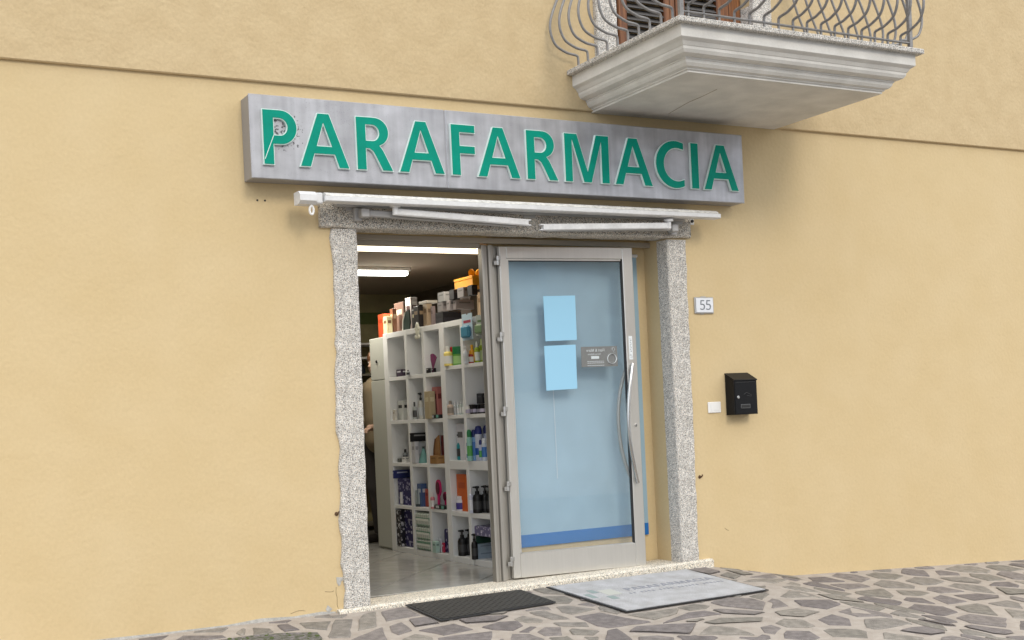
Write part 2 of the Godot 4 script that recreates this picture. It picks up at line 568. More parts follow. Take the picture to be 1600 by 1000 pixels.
func _ready() -> void:
	# ---- camera: level, turned 29 degrees to the facade, slightly rolled, lens shifted upwards
	var th := atan(1970.0 / 3536.0)
	var roll := atan(0.0464)
	var cam := Camera3D.new()
	cam.name = "camera"
	add_child(cam)
	var fwd := Vector3(sin(th), 0, -cos(th))
	var right := Vector3(cos(th), 0, sin(th))
	var cx := (right * cos(roll) + Vector3.UP * -sin(roll)).normalized()
	var cy := (Vector3.UP * cos(roll) + right * sin(roll)).normalized()
	cam.transform = Transform3D(Basis(cx, cy, -fwd), Vector3(-2.9115, 1.1491, 7.1151))
	cam.projection = Camera3D.PROJECTION_FRUSTUM
	cam.near = 0.1
	cam.far = 300.0
	cam.size = 0.1 * 1000.0 / 1970.0
	cam.frustum_offset = Vector2(-6.8, 146.2) * 0.1 / 1970.0
	cam.current = true
	# ---- overcast sky, soft sun
	var env := Environment.new()
	env.background_mode = Environment.BG_SKY
	var sky := Sky.new()
	var sm := ProceduralSkyMaterial.new()
	sm.sky_top_color = Color(0.97, 0.985, 1.0)
	sm.sky_horizon_color = Color(0.74, 0.765, 0.80)
	sm.sky_curve = 0.5
	sm.sky_energy_multiplier = 1.25
	sm.ground_bottom_color = Color(0.35, 0.34, 0.32)
	sm.ground_horizon_color = Color(0.5, 0.5, 0.5)
	sky.sky_material = sm
	env.sky = sky
	env.tonemap_mode = Environment.TONE_MAPPER_LINEAR
	env.tonemap_exposure = 1.5
	env.sdfgi_enabled = true
	env.ssao_enabled = true
	env.ssil_enabled = true
	var we := WorldEnvironment.new()
	we.name = "world"
	we.environment = env
	add_child(we)
	var sun := DirectionalLight3D.new()
	sun.name = "sun"
	sun.light_energy = 0.28
	sun.light_angular_distance = 18.0
	sun.light_color = Color(1.0, 0.965, 0.91)
	sun.shadow_enabled = true
	add_child(sun)
	sun.look_at_from_position(Vector3.ZERO, sun_dir, Vector3.UP)
	materials()
	build_ground()
	build_house()
	build_shop()
	build_balcony()
	build_sign()
	build_awning()
	build_door()
	build_wall_things()
	build_mats()
	build_shelving()
	build_goods()
	build_back()
	build_added_street()



# ------------------------------------------------------------------ ground
const STONES := [
	[[-0.519,0.137],[-0.344,0.182],[-0.432,0.348],[-0.52,0.26]],
	[[-0.647,0.129],[-0.583,0.123],[-0.568,0.274],[-0.648,0.271]],
	[[-0.785,0.115],[-0.703,0.181],[-0.709,0.257],[-0.839,0.284]],
	[[-0.313,0.165],[-0.215,0.197],[-0.374,0.557],[-0.478,0.52],[-0.478,0.481]],
	[[-0.189,0.233],[-0.124,0.138],[-0.026,0.102],[-0.158,0.417],[-0.287,0.448]],
	[[0.003,0.118],[0.167,0.07],[0.174,0.3],[-0.063,0.331]],
	[[0.067,0.372],[0.178,0.368],[0.188,0.523],[0.032,0.528]],
	[[-0.091,0.453],[0.007,0.403],[-0.015,0.596],[-0.121,0.645],[-0.133,0.572]],
	[[-0.395,0.622],[-0.142,0.467],[-0.215,0.705],[-0.378,0.798]],
	[[-0.141,0.745],[-0.039,0.682],[0.002,0.743],[0.011,0.806],[-0.046,0.906],[-0.177,0.834]],
	[[0.017,0.614],[0.253,0.579],[0.301,0.74],[0.096,0.775],[0.071,0.702]],
	[[0.042,0.803],[0.19,0.807],[0.369,0.826],[0.324,0.919],[0.269,1.003],[0.021,0.868]],
	[[0.319,0.51],[0.504,0.524],[0.622,0.566],[0.492,0.646],[0.324,0.605]],
	[[0.362,0.721],[0.5,0.672],[0.611,0.703],[0.582,0.8],[0.485,0.869],[0.39,0.797]],
	[[0.617,0.644],[0.7,0.603],[0.753,0.74],[0.72,0.786],[0.638,0.75],[0.605,0.694]],
	[[0.773,0.553],[0.869,0.561],[0.899,0.798],[0.806,0.76],[0.769,0.618]],
	[[0.768,0.833],[0.942,0.915],[0.905,0.999],[0.763,0.905]],
	[[0.583,0.956],[0.677,0.887],[0.762,0.933],[0.673,1.084],[0.579,1.052]],
	[[0.761,1.014],[0.79,1.001],[0.903,1.112],[0.824,1.167],[0.731,1.104]],
	[[0.981,0.507],[1.061,0.527],[1.16,0.674],[0.969,0.714],[0.943,0.646]],
	[[1.001,0.229],[1.178,0.3],[1.176,0.399],[1.099,0.467],[1.007,0.427]],
	[[0.955,0.763],[1.138,0.752],[1.197,0.939],[1.271,1.086],[0.991,1.078],[0.954,1.017]],
	[[1.127,0.516],[1.217,0.503],[1.22,0.59],[1.185,0.609]],
	[[1.253,0.882],[1.401,0.896],[1.614,0.898],[1.534,0.991],[1.325,1.052]],
	[[1.618,0.877],[1.776,0.846],[1.816,0.939],[1.761,0.978],[1.643,0.973]],
	[[1.318,1.141],[1.593,1.023],[1.707,1.031],[1.75,1.131],[1.522,1.116]],
	[[1.038,1.205],[1.139,1.139],[1.325,1.179],[1.484,1.236],[1.306,1.41],[1.147,1.284]],
	[[0.943,1.133],[1.021,1.115],[0.96,1.349],[0.879,1.406],[0.804,1.328]],
	[[1.016,1.33],[1.125,1.362],[1.179,1.438],[1.11,1.532],[0.948,1.443]],
	[[1.349,1.434],[1.515,1.324],[1.614,1.419],[1.612,1.597]],
	[[1.543,1.235],[1.689,1.207],[1.919,1.311],[1.848,1.38],[1.569,1.299]],
	[[1.873,0.875],[2.047,0.823],[2.166,0.913],[2.171,1.037],[2.036,1.174],[1.886,0.976]],
	[[1.77,1.029],[1.826,1.036],[2.005,1.225],[1.915,1.243],[1.771,1.12]],
	[[2.191,0.852],[2.346,0.825],[2.352,0.864],[2.206,0.959]],
	[[2.317,-0.017],[2.482,-0.021],[2.489,0.196],[2.376,0.223],[2.33,0.05]],
	[[2.423,0.278],[2.523,0.232],[2.542,0.354],[2.434,0.41]],
	[[2.561,0.4],[3.06,0.052],[2.986,0.208],[2.809,0.346]],
	[[2.425,0.506],[2.786,0.374],[3.003,0.289],[2.622,0.598]],
	[[2.341,0.623],[2.481,0.683],[2.4,0.761],[2.33,0.749]],
	[[1.759,1.477],[1.849,1.464],[1.849,1.547],[1.727,1.632],[1.698,1.585]],
	[[0.438,0.936],[0.525,0.984],[0.539,1.119],[0.423,1.23],[0.309,1.167]],
	[[1.091,0.023],[1.176,0.043],[1.201,0.263],[1.1,0.172]],
]

func stone(parent: Node3D, poly: PackedVector2Array, lift: float) -> void:
	# roughen the outline, then a top with a worn rim
	var p := PackedVector2Array()
	for i in poly.size():
		var a: Vector2 = poly[i]
		var b: Vector2 = poly[(i + 1) % poly.size()]
		var t := (b - a)
		var n := maxi(1, int(t.length() / 0.07))
		for k in n:
			var q := a + t * (float(k) / n)
			var amp := 0.006 if k > 0 else 0.003
			p.append(q + Vector2(rng.randf_range(-amp, amp), rng.randf_range(-amp, amp)))
	var ins := Geometry2D.offset_polygon(p, -0.006, Geometry2D.JOIN_MITER)
	var st := mb()
	var top := p
	if ins.size() == 1 and ins[0].size() == p.size():
		top = match_start(ins[0], p)
	var ids := Geometry2D.triangulate_polygon(top)
	if ids.is_empty():
		return
	var tilt := Vector2(rng.randf_range(-0.012, 0.012), rng.randf_range(-0.012, 0.012))
	var cen := Vector2.ZERO
	for q in p:
		cen += q / p.size()
	var y_at := func(q: Vector2, h: float) -> Vector3: return Vector3(q.x, ground(q.x, q.y) + h + (q - cen).dot(tilt), q.y)
	for i in range(0, ids.size(), 3):
		tri3(st, y_at.call(top[ids[i]], lift), y_at.call(top[ids[i + 1]], lift), y_at.call(top[ids[i + 2]], lift), Vector3.UP, Vector3.UP, Vector3.UP)
	var cw := Geometry2D.is_polygon_clockwise(p)
	for i in p.size():
		var j := (i + 1) % p.size()
		var d := (p[j] - p[i]).normalized()
		var o := Vector2(d.y, -d.x) * (-1.0 if cw else 1.0)
		var n := Vector3(o.x, 0.0, o.y)
		if top != p:
			quad(st, y_at.call(p[i], lift - 0.005), y_at.call(p[j], lift - 0.005), y_at.call(top[j], lift), y_at.call(top[i], lift), n + Vector3.UP)
		quad(st, y_at.call(p[i], lift - 0.035), y_at.call(p[j], lift - 0.035), y_at.call(p[j], lift - 0.005), y_at.call(p[i], lift - 0.005), n)
	part(parent, "flagstone", st, M.stones[rng.randi() % M.stones.size()])

func build_ground() -> void:
	var pave := structure("pavement")
	var xs := [-60.0, -20.0, -8.0, -3.0, 0.0, 2.55, 2.8, 3.05, 3.3, 4.5, 6.3, 12.0, 30.0, 60.0]
	var zs := [-0.06, 0.0, 0.5, 1.0, 1.5, 2.0, 2.6, 3.2]
	var st := mb()
	for i in range(xs.size() - 1):
		for k in range(zs.size() - 1):
			var a := Vector3(xs[i], ground(xs[i], zs[k]), zs[k])
			var b := Vector3(xs[i + 1], ground(xs[i + 1], zs[k]), zs[k])
			var c := Vector3(xs[i + 1], ground(xs[i + 1], zs[k + 1]), zs[k + 1])
			var d := Vector3(xs[i], ground(xs[i], zs[k + 1]), zs[k + 1])
			quad(st, a, b, c, d, Vector3.UP)
	part(pave, "mortar_bed", st, M.mortar)
	st = mb()
	var zr := [3.2, 5.0, 8.0, 14.0, 80.0]
	for i in range(xs.size() - 1):
		for k in range(zr.size() - 1):
			quad(st, Vector3(xs[i], ground(xs[i], zr[k]) - 0.004, zr[k]), Vector3(xs[i + 1], ground(xs[i + 1], zr[k]) - 0.004, zr[k]), Vector3(xs[i + 1], ground(xs[i + 1], zr[k + 1]) - 0.004, zr[k + 1]), Vector3(xs[i], ground(xs[i], zr[k + 1]) - 0.004, zr[k + 1]), Vector3.UP)
	var road := structure("road")
	part(road, "asphalt", st, M.asphalt)
	# flagstones: those seen plainly, then the same irregular paving continued around them
	rng.seed = 5
	var known: Array[PackedVector2Array] = []
	var keep_off: Array[PackedVector2Array] = []
	for s in STONES:
		var p := pv(s)
		known.append(p)
		stone(pave, p, rng.randf_range(0.004, 0.010))
	var patch := pv([[-1.9, 0.30], [-0.85, 0.275], [-0.66, 0.31], [-0.50, 0.385], [-0.52, 0.52], [-0.62, 0.72], [-1.9, 0.8]])
	known.append(patch)
	for p in known:
		var o := Geometry2D.offset_polygon(p, 0.032, Geometry2D.JOIN_ROUND)
		if o.size():
			keep_off.append(o[0])
	keep_off.append(rect(-0.28, -1.0, 2.60, 0.055))
	keep_off.append(rect(-9.0, -1.0, 12.0, 0.02))
	var seeds: Array[Vector2] = []
	var sx := 0.32
	var sz := 0.25
	for i in range(-7, 23):
		for k in range(-1, 12):
			var q := Vector2((i + (0.5 if k % 2 else 0.0) + rng.randf_range(-0.36, 0.36)) * sx, (k + rng.randf_range(-0.36, 0.36)) * sz)
			seeds.append(q)
	for i in seeds.size():
		var c: Vector2 = seeds[i]
		if c.x < -1.9 or c.x > 6.6 or c.y > minf(2.35, 1.25 + 0.55 * c.x) or c.y < -0.1:
			continue
		var cell := PackedVector2Array([c + Vector2(-0.6, -0.6), c + Vector2(0.6, -0.6), c + Vector2(0.6, 0.6), c + Vector2(-0.6, 0.6)])
		for j in seeds.size():
			if j == i or seeds[j].distance_to(c) > 0.85:
				continue
			var mid: Vector2 = (seeds[j] + c) * 0.5
			var d: Vector2 = (seeds[j] - c).normalized()
			var e := Vector2(-d.y, d.x)
			var half := PackedVector2Array([mid + e * 3.0, mid - e * 3.0, mid - e * 3.0 - d * 3.0, mid + e * 3.0 - d * 3.0])
			var got := Geometry2D.intersect_polygons(cell, half)
			if got.is_empty():
				cell = PackedVector2Array()
				break
			cell = got[0]
		if cell.is_empty():
			continue
		var ins := Geometry2D.offset_polygon(cell, -rng.randf_range(0.021, 0.037), Geometry2D.JOIN_MITER)
		if ins.is_empty():
			continue
		var list: Array = [ins[0]]
		for k in keep_off:
			var nxt := []
			for q in list:
				for r in Geometry2D.clip_polygons(q, k):
					if not Geometry2D.is_polygon_clockwise(r):
						nxt.append(r)
			list = nxt
		for q in list:
			var area := 0.0
			for k in q.size():
				area += q[k].cross(q[(k + 1) % q.size()]) * 0.5
			var thin := Geometry2D.offset_polygon(q, -0.022)
			if absf(area) > 0.006 and thin.size():
				stone(pave, Geometry2D.offset_polygon(thin[0], 0.012, Geometry2D.JOIN_MITER)[0], rng.randf_range(0.003, 0.010))
	# mossy concrete by the wall foot
	st = mb()
	var ids := Geometry2D.triangulate_polygon(patch)
	for i in range(0, ids.size(), 3):
		var t := []
		for k in 3:
			var q: Vector2 = patch[ids[i + k]]
			t.append(Vector3(q.x, ground(q.x, q.y) + 0.006, q.y))
		tri3(st, t[0], t[1], t[2], Vector3.UP, Vector3.UP, Vector3.UP)
	part(pave, "concrete_patch", st, M.mossy)
	st = mb()
	for k in 70:
		var q := Vector2(rng.randf_range(-1.5, -0.50), rng.randf_range(0.29, 0.5))
		if not Geometry2D.is_point_in_polygon(q, patch):
			continue
		var r := rng.randf_range(0.005, 0.014)
		lathe(st, [Vector2(r, 0), Vector2(r * 0.8, r * 0.45), Vector2(0.0, r * 0.65)], 6, Vector3(q.x, ground(q.x, q.y) + 0.005, q.y))
	var moss := part(pave, "moss", st, M.moss)
	moss.set_meta("kind", "stuff")

# ------------------------------------------------------------------ house
# a roughly hewn bar: ts along its length, lo/hi its ragged edges, front at zf
func hewn(st: SurfaceTool, upright: bool, ts: Array, lo: Array, hi: Array, zf: float, zb: float, bev: float) -> void:
	var P := func(t: float, s: float, z: float) -> Vector3: return Vector3(s, t, z) if upright else Vector3(t, s, z)
	var fz := []
	for t in ts:
		fz.append(zf + rng.randf_range(-0.0025, 0.0025))
	var side := Vector3.RIGHT if upright else Vector3.UP
	for i in range(ts.size() - 1):
		var t0: float = ts[i]
		var t1: float = ts[i + 1]
		quad(st, P.call(t0, lo[i] + bev, fz[i]), P.call(t1, lo[i + 1] + bev, fz[i + 1]), P.call(t1, hi[i + 1] - bev, fz[i + 1]), P.call(t0, hi[i] - bev, fz[i]), Vector3(0, 0, 1))
		quad(st, P.call(t0, lo[i] + bev, fz[i]), P.call(t1, lo[i + 1] + bev, fz[i + 1]), P.call(t1, lo[i + 1], zf - bev * 1.3), P.call(t0, lo[i], zf - bev * 1.3), Vector3(0, 0, 1) - side)
		quad(st, P.call(t0, hi[i] - bev, fz[i]), P.call(t1, hi[i + 1] - bev, fz[i + 1]), P.call(t1, hi[i + 1], zf - bev * 1.3), P.call(t0, hi[i], zf - bev * 1.3), Vector3(0, 0, 1) + side)
		quad(st, P.call(t0, lo[i], zf - bev * 1.3), P.call(t1, lo[i + 1], zf - bev * 1.3), P.call(t1, lo[i + 1], zb), P.call(t0, lo[i], zb), -side)
		quad(st, P.call(t0, hi[i], zf - bev * 1.3), P.call(t1, hi[i + 1], zf - bev * 1.3), P.call(t1, hi[i + 1], zb), P.call(t0, hi[i], zb), side)
		quad(st, P.call(t0, lo[i], zb), P.call(t1, lo[i + 1], zb), P.call(t1, hi[i + 1], zb), P.call(t0, hi[i], zb), Vector3(0, 0, -1))
	for e in [0, ts.size() - 1]:
		var n := (Vector3.UP if upright else Vector3.RIGHT) * (-1.0 if e == 0 else 1.0)
		quad(st, P.call(ts[e], lo[e] + bev, fz[e]), P.call(ts[e], hi[e] - bev, fz[e]), P.call(ts[e], hi[e], zb), P.call(ts[e], lo[e], zb), n)

func ragged(x0: float, x1: float, n: int, amp: float, sd: int, freq := 0.25) -> Array:
	var f := noise(sd, freq, 3)
	var out := []
	for i in n:
		out.append(lerpf(x0, x1, float(i) / (n - 1)) + f.get_noise_1d(i * 1.7) * amp)
	return out

func stepped(a: float, b: float, n: int) -> Array:
	var out := []
	for i in n:
		out.append(lerpf(a, b, float(i) / (n - 1)))
	return out

func build_house() -> void:
	var h := thing("house", "yellow plastered house front with granite framed shop doorway", "building")
	bx(h, "wall", Vector3(-9, -0.9, -0.45), Vector3(-0.02, 3.16, 0.0), M.plaster, 0.0)
	bx(h, "wall", Vector3(2.306, -0.9, -0.45), Vector3(12, 3.16, 0.0), M.plaster, 0.0)
	bx(h, "wall", Vector3(-0.02, 2.335, -0.45), Vector3(2.306, 3.16, 0.0), M.plaster, 0.0)
	# the upper storey stands a little proud
	bx(h, "upper_wall", Vector3(-9, 3.15, -0.44), Vector3(1.94, 8.0, 0.024), M.plaster_up, 0.006)
	bx(h, "upper_wall", Vector3(3.13, 3.15, -0.44), Vector3(12, 8.0, 0.024), M.plaster_up, 0.006)
	bx(h, "upper_wall", Vector3(1.94, 3.15, -0.44), Vector3(3.13, 3.38, 0.024), M.plaster_up, 0.0)
	bx(h, "upper_wall", Vector3(1.94, 5.6, -0.44), Vector3(3.13, 8.0, 0.024), M.plaster_up, 0.0)
	bx(h, "upper_wall", Vector3(1.94, 3.38, -0.44), Vector3(3.13, 5.6, -0.30), M.plaster_up, 0.0)
	rng.seed = 9
	# granite jambs, lintel and threshold
	var n := 44
	var st := mb()
	var l := ragged(-0.194, -0.160, n, 0.022, 2, 0.11)
	for i in n:
		l[i] += rng.randf_range(-0.004, 0.004)
		if i > 8 and i < 14:
			l[i] -= 0.006
	hewn(st, true, stepped(0.034, 2.306, n), l, ragged(-0.022, 0.0, n, 0.006, 3), 0.02, -0.12, 0.006)
	part(h, "stone_jamb", st, M.granite)
	st = mb()
	hewn(st, true, stepped(0.066, 2.306, n), ragged(2.302, 2.298, n, 0.004, 4), ragged(2.452, 2.463, n, 0.010, 5), 0.02, -0.105, 0.007)
	part(h, "stone_jamb", st, M.granite)
	st = mb()
	hewn(st, false, stepped(-0.236, 2.496, n), ragged(2.309, 2.318, n, 0.008, 6), ragged(2.52, 2.52, n, 0.01, 7), 0.032, -0.13, 0.008)
	part(h, "stone_lintel", st, M.granite_grey)
	st = mb()
	var fr := ragged(0.045, 0.04, 40, 0.012, 8, 0.6)
	var ts := stepped(-0.235, 2.555, 40)
	for i in 39:
		var a: float = ts[i]
		var b: float = ts[i + 1]
		var ya := 0.032 + 0.0133 * (a + 0.2)
		var yb := 0.032 + 0.0133 * (b + 0.2)
		quad(st, Vector3(a, ya, -0.26), Vector3(b, yb, -0.26), Vector3(b, yb, fr[i + 1] - 0.014), Vector3(a, ya, fr[i] - 0.014), Vector3.UP)
		quad(st, Vector3(a, ya, fr[i] - 0.014), Vector3(b, yb, fr[i + 1] - 0.014), Vector3(b, yb - 0.012, fr[i + 1]), Vector3(a, ya - 0.012, fr[i]), Vector3(0, 1, 1))
		quad(st, Vector3(a, ya - 0.012, fr[i]), Vector3(b, yb - 0.012, fr[i + 1]), Vector3(b, -0.1, fr[i + 1]), Vector3(a, -0.1, fr[i]), Vector3(0, 0, 1))
	for e in [0, 39]:
		var x: float = ts[e]
		var y := 0.032 + 0.0133 * (x + 0.2)
		quad(st, Vector3(x, y, -0.26), Vector3(x, y, fr[e] - 0.014), Vector3(x, -0.1, fr[e]), Vector3(x, -0.1, -0.26), Vector3(-1 if e == 0 else 1, 0, 0))
	part(h, "threshold", st, M.threshold)
	bx(h, "side_panel", Vector3(1.06, 0.03, -0.315), Vector3(2.306, 2.334, -0.275), M.reveal, 0.0)
	# balcony door: granite jambs and louvred shutters
	for x in [[1.772, 1.94], [3.13, 3.30]]:
		st = mb()
		hewn(st, true, stepped(3.40, 5.62, 20), ragged(x[0], x[0], 20, 0.006, int(x[0] * 10)), ragged(x[1], x[1], 20, 0.006, int(x[0] * 10) + 1), 0.062, -0.2, 0.006)
		part(h, "window_jamb", st, M.granite)
	for s in [[1.945, 2.531, 2.115, 2.43], [2.539, 3.125, 2.615, 2.90]]:
		var sh := Node3D.new()
		sh.name = "shutter"
		h.add_child(sh, true)
		bx(sh, "stile", Vector3(s[0], 3.42, -0.13), Vector3(s[0] + (s[2] - s[0]) * 0.52, 5.59, -0.075), M.wood, 0.005)
		bx(sh, "stile", Vector3(s[0] + (s[2] - s[0]) * 0.52 + 0.004, 3.42, -0.12), Vector3(s[2], 5.59, -0.065), M.wood, 0.008)
		bx(sh, "stile", Vector3(s[3], 3.42, -0.12), Vector3(s[3] + (s[1] - s[3]) * 0.48, 5.59, -0.065), M.wood, 0.008)
		bx(sh, "stile", Vector3(s[3] + (s[1] - s[3]) * 0.48 + 0.004, 3.42, -0.13), Vector3(s[1], 5.59, -0.075), M.wood, 0.005)
		bx(sh, "rail", Vector3(s[2] + 0.002, 3.42, -0.115), Vector3(s[3] - 0.002, 3.54, -0.07), M.wood, 0.006)
		bx(sh, "rail", Vector3(s[2] + 0.002, 5.47, -0.115), Vector3(s[3] - 0.002, 5.59, -0.07), M.wood, 0.006)
		var slat := mb()
		var w: float = s[3] - s[2] - 0.004
		slat_shape(slat, w)
		var mesh := slat.commit()
		var y := 3.56
		while y < 5.45:
			use_mesh(sh, "slat", mesh, M.louvre, Vector3(s[2] + 0.002, y, -0.095))
			y += 0.043
	# flaked paint and cracks by the left jamb, screw holes
	for poly in [[[-0.228, 0.224], [-0.184, 0.219], [-0.189, 0.200], [-0.199, 0.196], [-0.203, 0.178], [-0.215, 0.169], [-0.226, 0.190]], [[-0.290, 0.064], [-0.262, 0.038], [-0.272, 0.030], [-0.283, 0.020], [-0.295, 0.028], [-0.304, 0.038]], [[-0.9, 0.02], [-0.7, 0.034], [-0.5, 0.022], [-0.33, 0.03], [-0.24, 0.02], [-0.24, -0.01], [-0.9, -0.01]], [[-2.2, 0.02], [-1.7, 0.03], [-1.2, 0.022], [-0.9, 0.02], [-0.9, -0.01], [-2.2, -0.01]]]:
		st = mb()
		slab(st, pv(poly), -0.002, 0.0025)
		part(h, "bare_patch", st, M.chip)
	for c in [[[-0.246, 0.145], [-0.262, 0.140], [-0.285, 0.143], [-0.303, 0.146]], [[-0.231, 0.165], [-0.234, 0.13], [-0.228, 0.10], [-0.230, 0.06], [-0.223, 0.035]], [[-0.52, 0.04], [-0.47, 0.052], [-0.43, 0.046]], [[2.70, 0.27], [2.72, 0.255], [2.735, 0.25]]]:
		var pts := []
		for q in c:
			pts.append(Vector3(q[0], q[1], 0.0))
		st = mb()
		tube(st, smooth_path(pts, 3), 0.0016, 4)
		part(h, "crack", st, M.crack)
	for x in [-0.606, -0.56]:
		st = mb()
		lathe(st, [Vector2(0, 0.002), Vector2(0.006, 0.002), Vector2(0.006, -0.01)], 8)
		var o := part(h, "screw_plug", st, M.dark)
		o.position = Vector3(x, 2.459, 0.0)
		o.rotation.x = PI / 2

func slat_shape(st: SurfaceTool, w: float) -> void:
	# a tilted louvre blade with rounded nose
	var prof := pv([[-0.024, 0.021], [-0.019, 0.025], [0.022, -0.014], [0.024, -0.019], [0.018, -0.021]])
	for i in prof.size():
		var a: Vector2 = prof[i]
		var b: Vector2 = prof[(i + 1) % prof.size()]
		quad(st, Vector3(0, a.y, a.x), Vector3(w, a.y, a.x), Vector3(w, b.y, b.x), Vector3(0, b.y, b.x), Vector3(0, (a.y + b.y) , (a.x + b.x)))

# ------------------------------------------------------------------ the shop's shell
func build_shop() -> void:
	var floor_ := structure("shop_floor")
	bx(floor_, "screed", Vector3(-2.6, -0.05, -5.0), Vector3(2.7, 0.040, -0.262), M.grout, 0.0)
	var room := rect(-1.4, -4.95, 2.6, -0.262)
	var s := 0.6
	var d1 := Vector2(1, 1).normalized()
	var d2 := Vector2(1, -1).normalized()
	var o := Vector2(0.475, -0.775)
	for i in range(-6, 7):
		for k in range(-6, 7):
			var a := o + d1 * s * i + d2 * s * k
			var g := 0.0045
			var t := PackedVector2Array([a + (d1 + d2) * g, a + d1 * (s - g) + d2 * g, a + (d1 + d2) * (s - g), a + d2 * (s - g) + d1 * g])
			for q in Geometry2D.intersect_polygons(t, room):
				var ids := Geometry2D.triangulate_polygon(q)
				if ids.is_empty():
					continue
				var st := mb()
				for j in range(0, ids.size(), 3):
					tri3(st, Vector3(q[ids[j]].x, 0.046, q[ids[j]].y), Vector3(q[ids[j + 1]].x, 0.046, q[ids[j + 1]].y), Vector3(q[ids[j + 2]].x, 0.046, q[ids[j + 2]].y), Vector3.UP, Vector3.UP, Vector3.UP)
				var cw := Geometry2D.is_polygon_clockwise(q)
				for j in q.size():
					var e := (j + 1) % q.size()
					var dd: Vector2 = (q[e] - q[j]).normalized()
					var nn := Vector2(dd.y, -dd.x) * (-1.0 if cw else 1.0)
					quad(st, Vector3(q[j].x, 0.046, q[j].y), Vector3(q[e].x, 0.046, q[e].y), Vector3(q[e].x, 0.039, q[e].y), Vector3(q[j].x, 0.039, q[j].y), Vector3(nn.x, 0, nn.y))
				part(floor_, "tile", st, M.tile)
	var w := structure("shop_walls")
	bx(w, "back_wall", Vector3(-2.7, -0.05, -5.15), Vector3(2.8, 2.6, -4.98), M.shop_back, 0.0)
	bx(w, "wall_band", Vector3(-2.5, 2.14, -4.98), Vector3(2.6, 2.26, -4.97), M.shop_band, 0.0)
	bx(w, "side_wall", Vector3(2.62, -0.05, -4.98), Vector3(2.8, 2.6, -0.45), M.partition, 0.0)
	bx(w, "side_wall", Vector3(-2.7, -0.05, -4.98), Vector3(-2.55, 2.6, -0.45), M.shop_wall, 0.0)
	var c := structure("shop_ceiling")
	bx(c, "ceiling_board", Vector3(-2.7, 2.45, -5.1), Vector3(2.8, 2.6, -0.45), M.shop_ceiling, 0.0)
	# two ceiling battens with lit diffusers
	for L in [["long warm ceiling light just inside the doorway", 0.25, 1.60, -1.40, 0.6], ["shorter white ceiling light deeper in the shop", 0.75, 1.62, -2.845, 1.7]]:
		var t := thing("ceiling_light", L[0], "light", Vector3(L[1], 2.45, L[3]), 0.0, "ceiling lights in the shop")
		var len: float = L[2] - L[1]
		bx(t, "housing", Vector3(-0.012, -0.03, -0.06), Vector3(len + 0.012, 0.0, 0.06), M.plate, 0.004)
		var st := mb()
		box(st, Vector3(0, -0.068, -0.04), Vector3(len, -0.0305, 0.04), 0.014)
		part(t, "light_diffuser", st, M.glow if L[3] > -2.0 else M.glow_white)
		var lamp := AreaLight3D.new()
		lamp.name = "tube_light"
		lamp.area_size = Vector2(len, 0.08)
		lamp.light_energy = L[4]
		lamp.light_color = Color(1.0, 0.965, 0.90)
		lamp.shadow_enabled = true
		t.add_child(lamp)
		lamp.position = Vector3(len * 0.5, -0.075, 0)
		lamp.rotation.x = -PI / 2

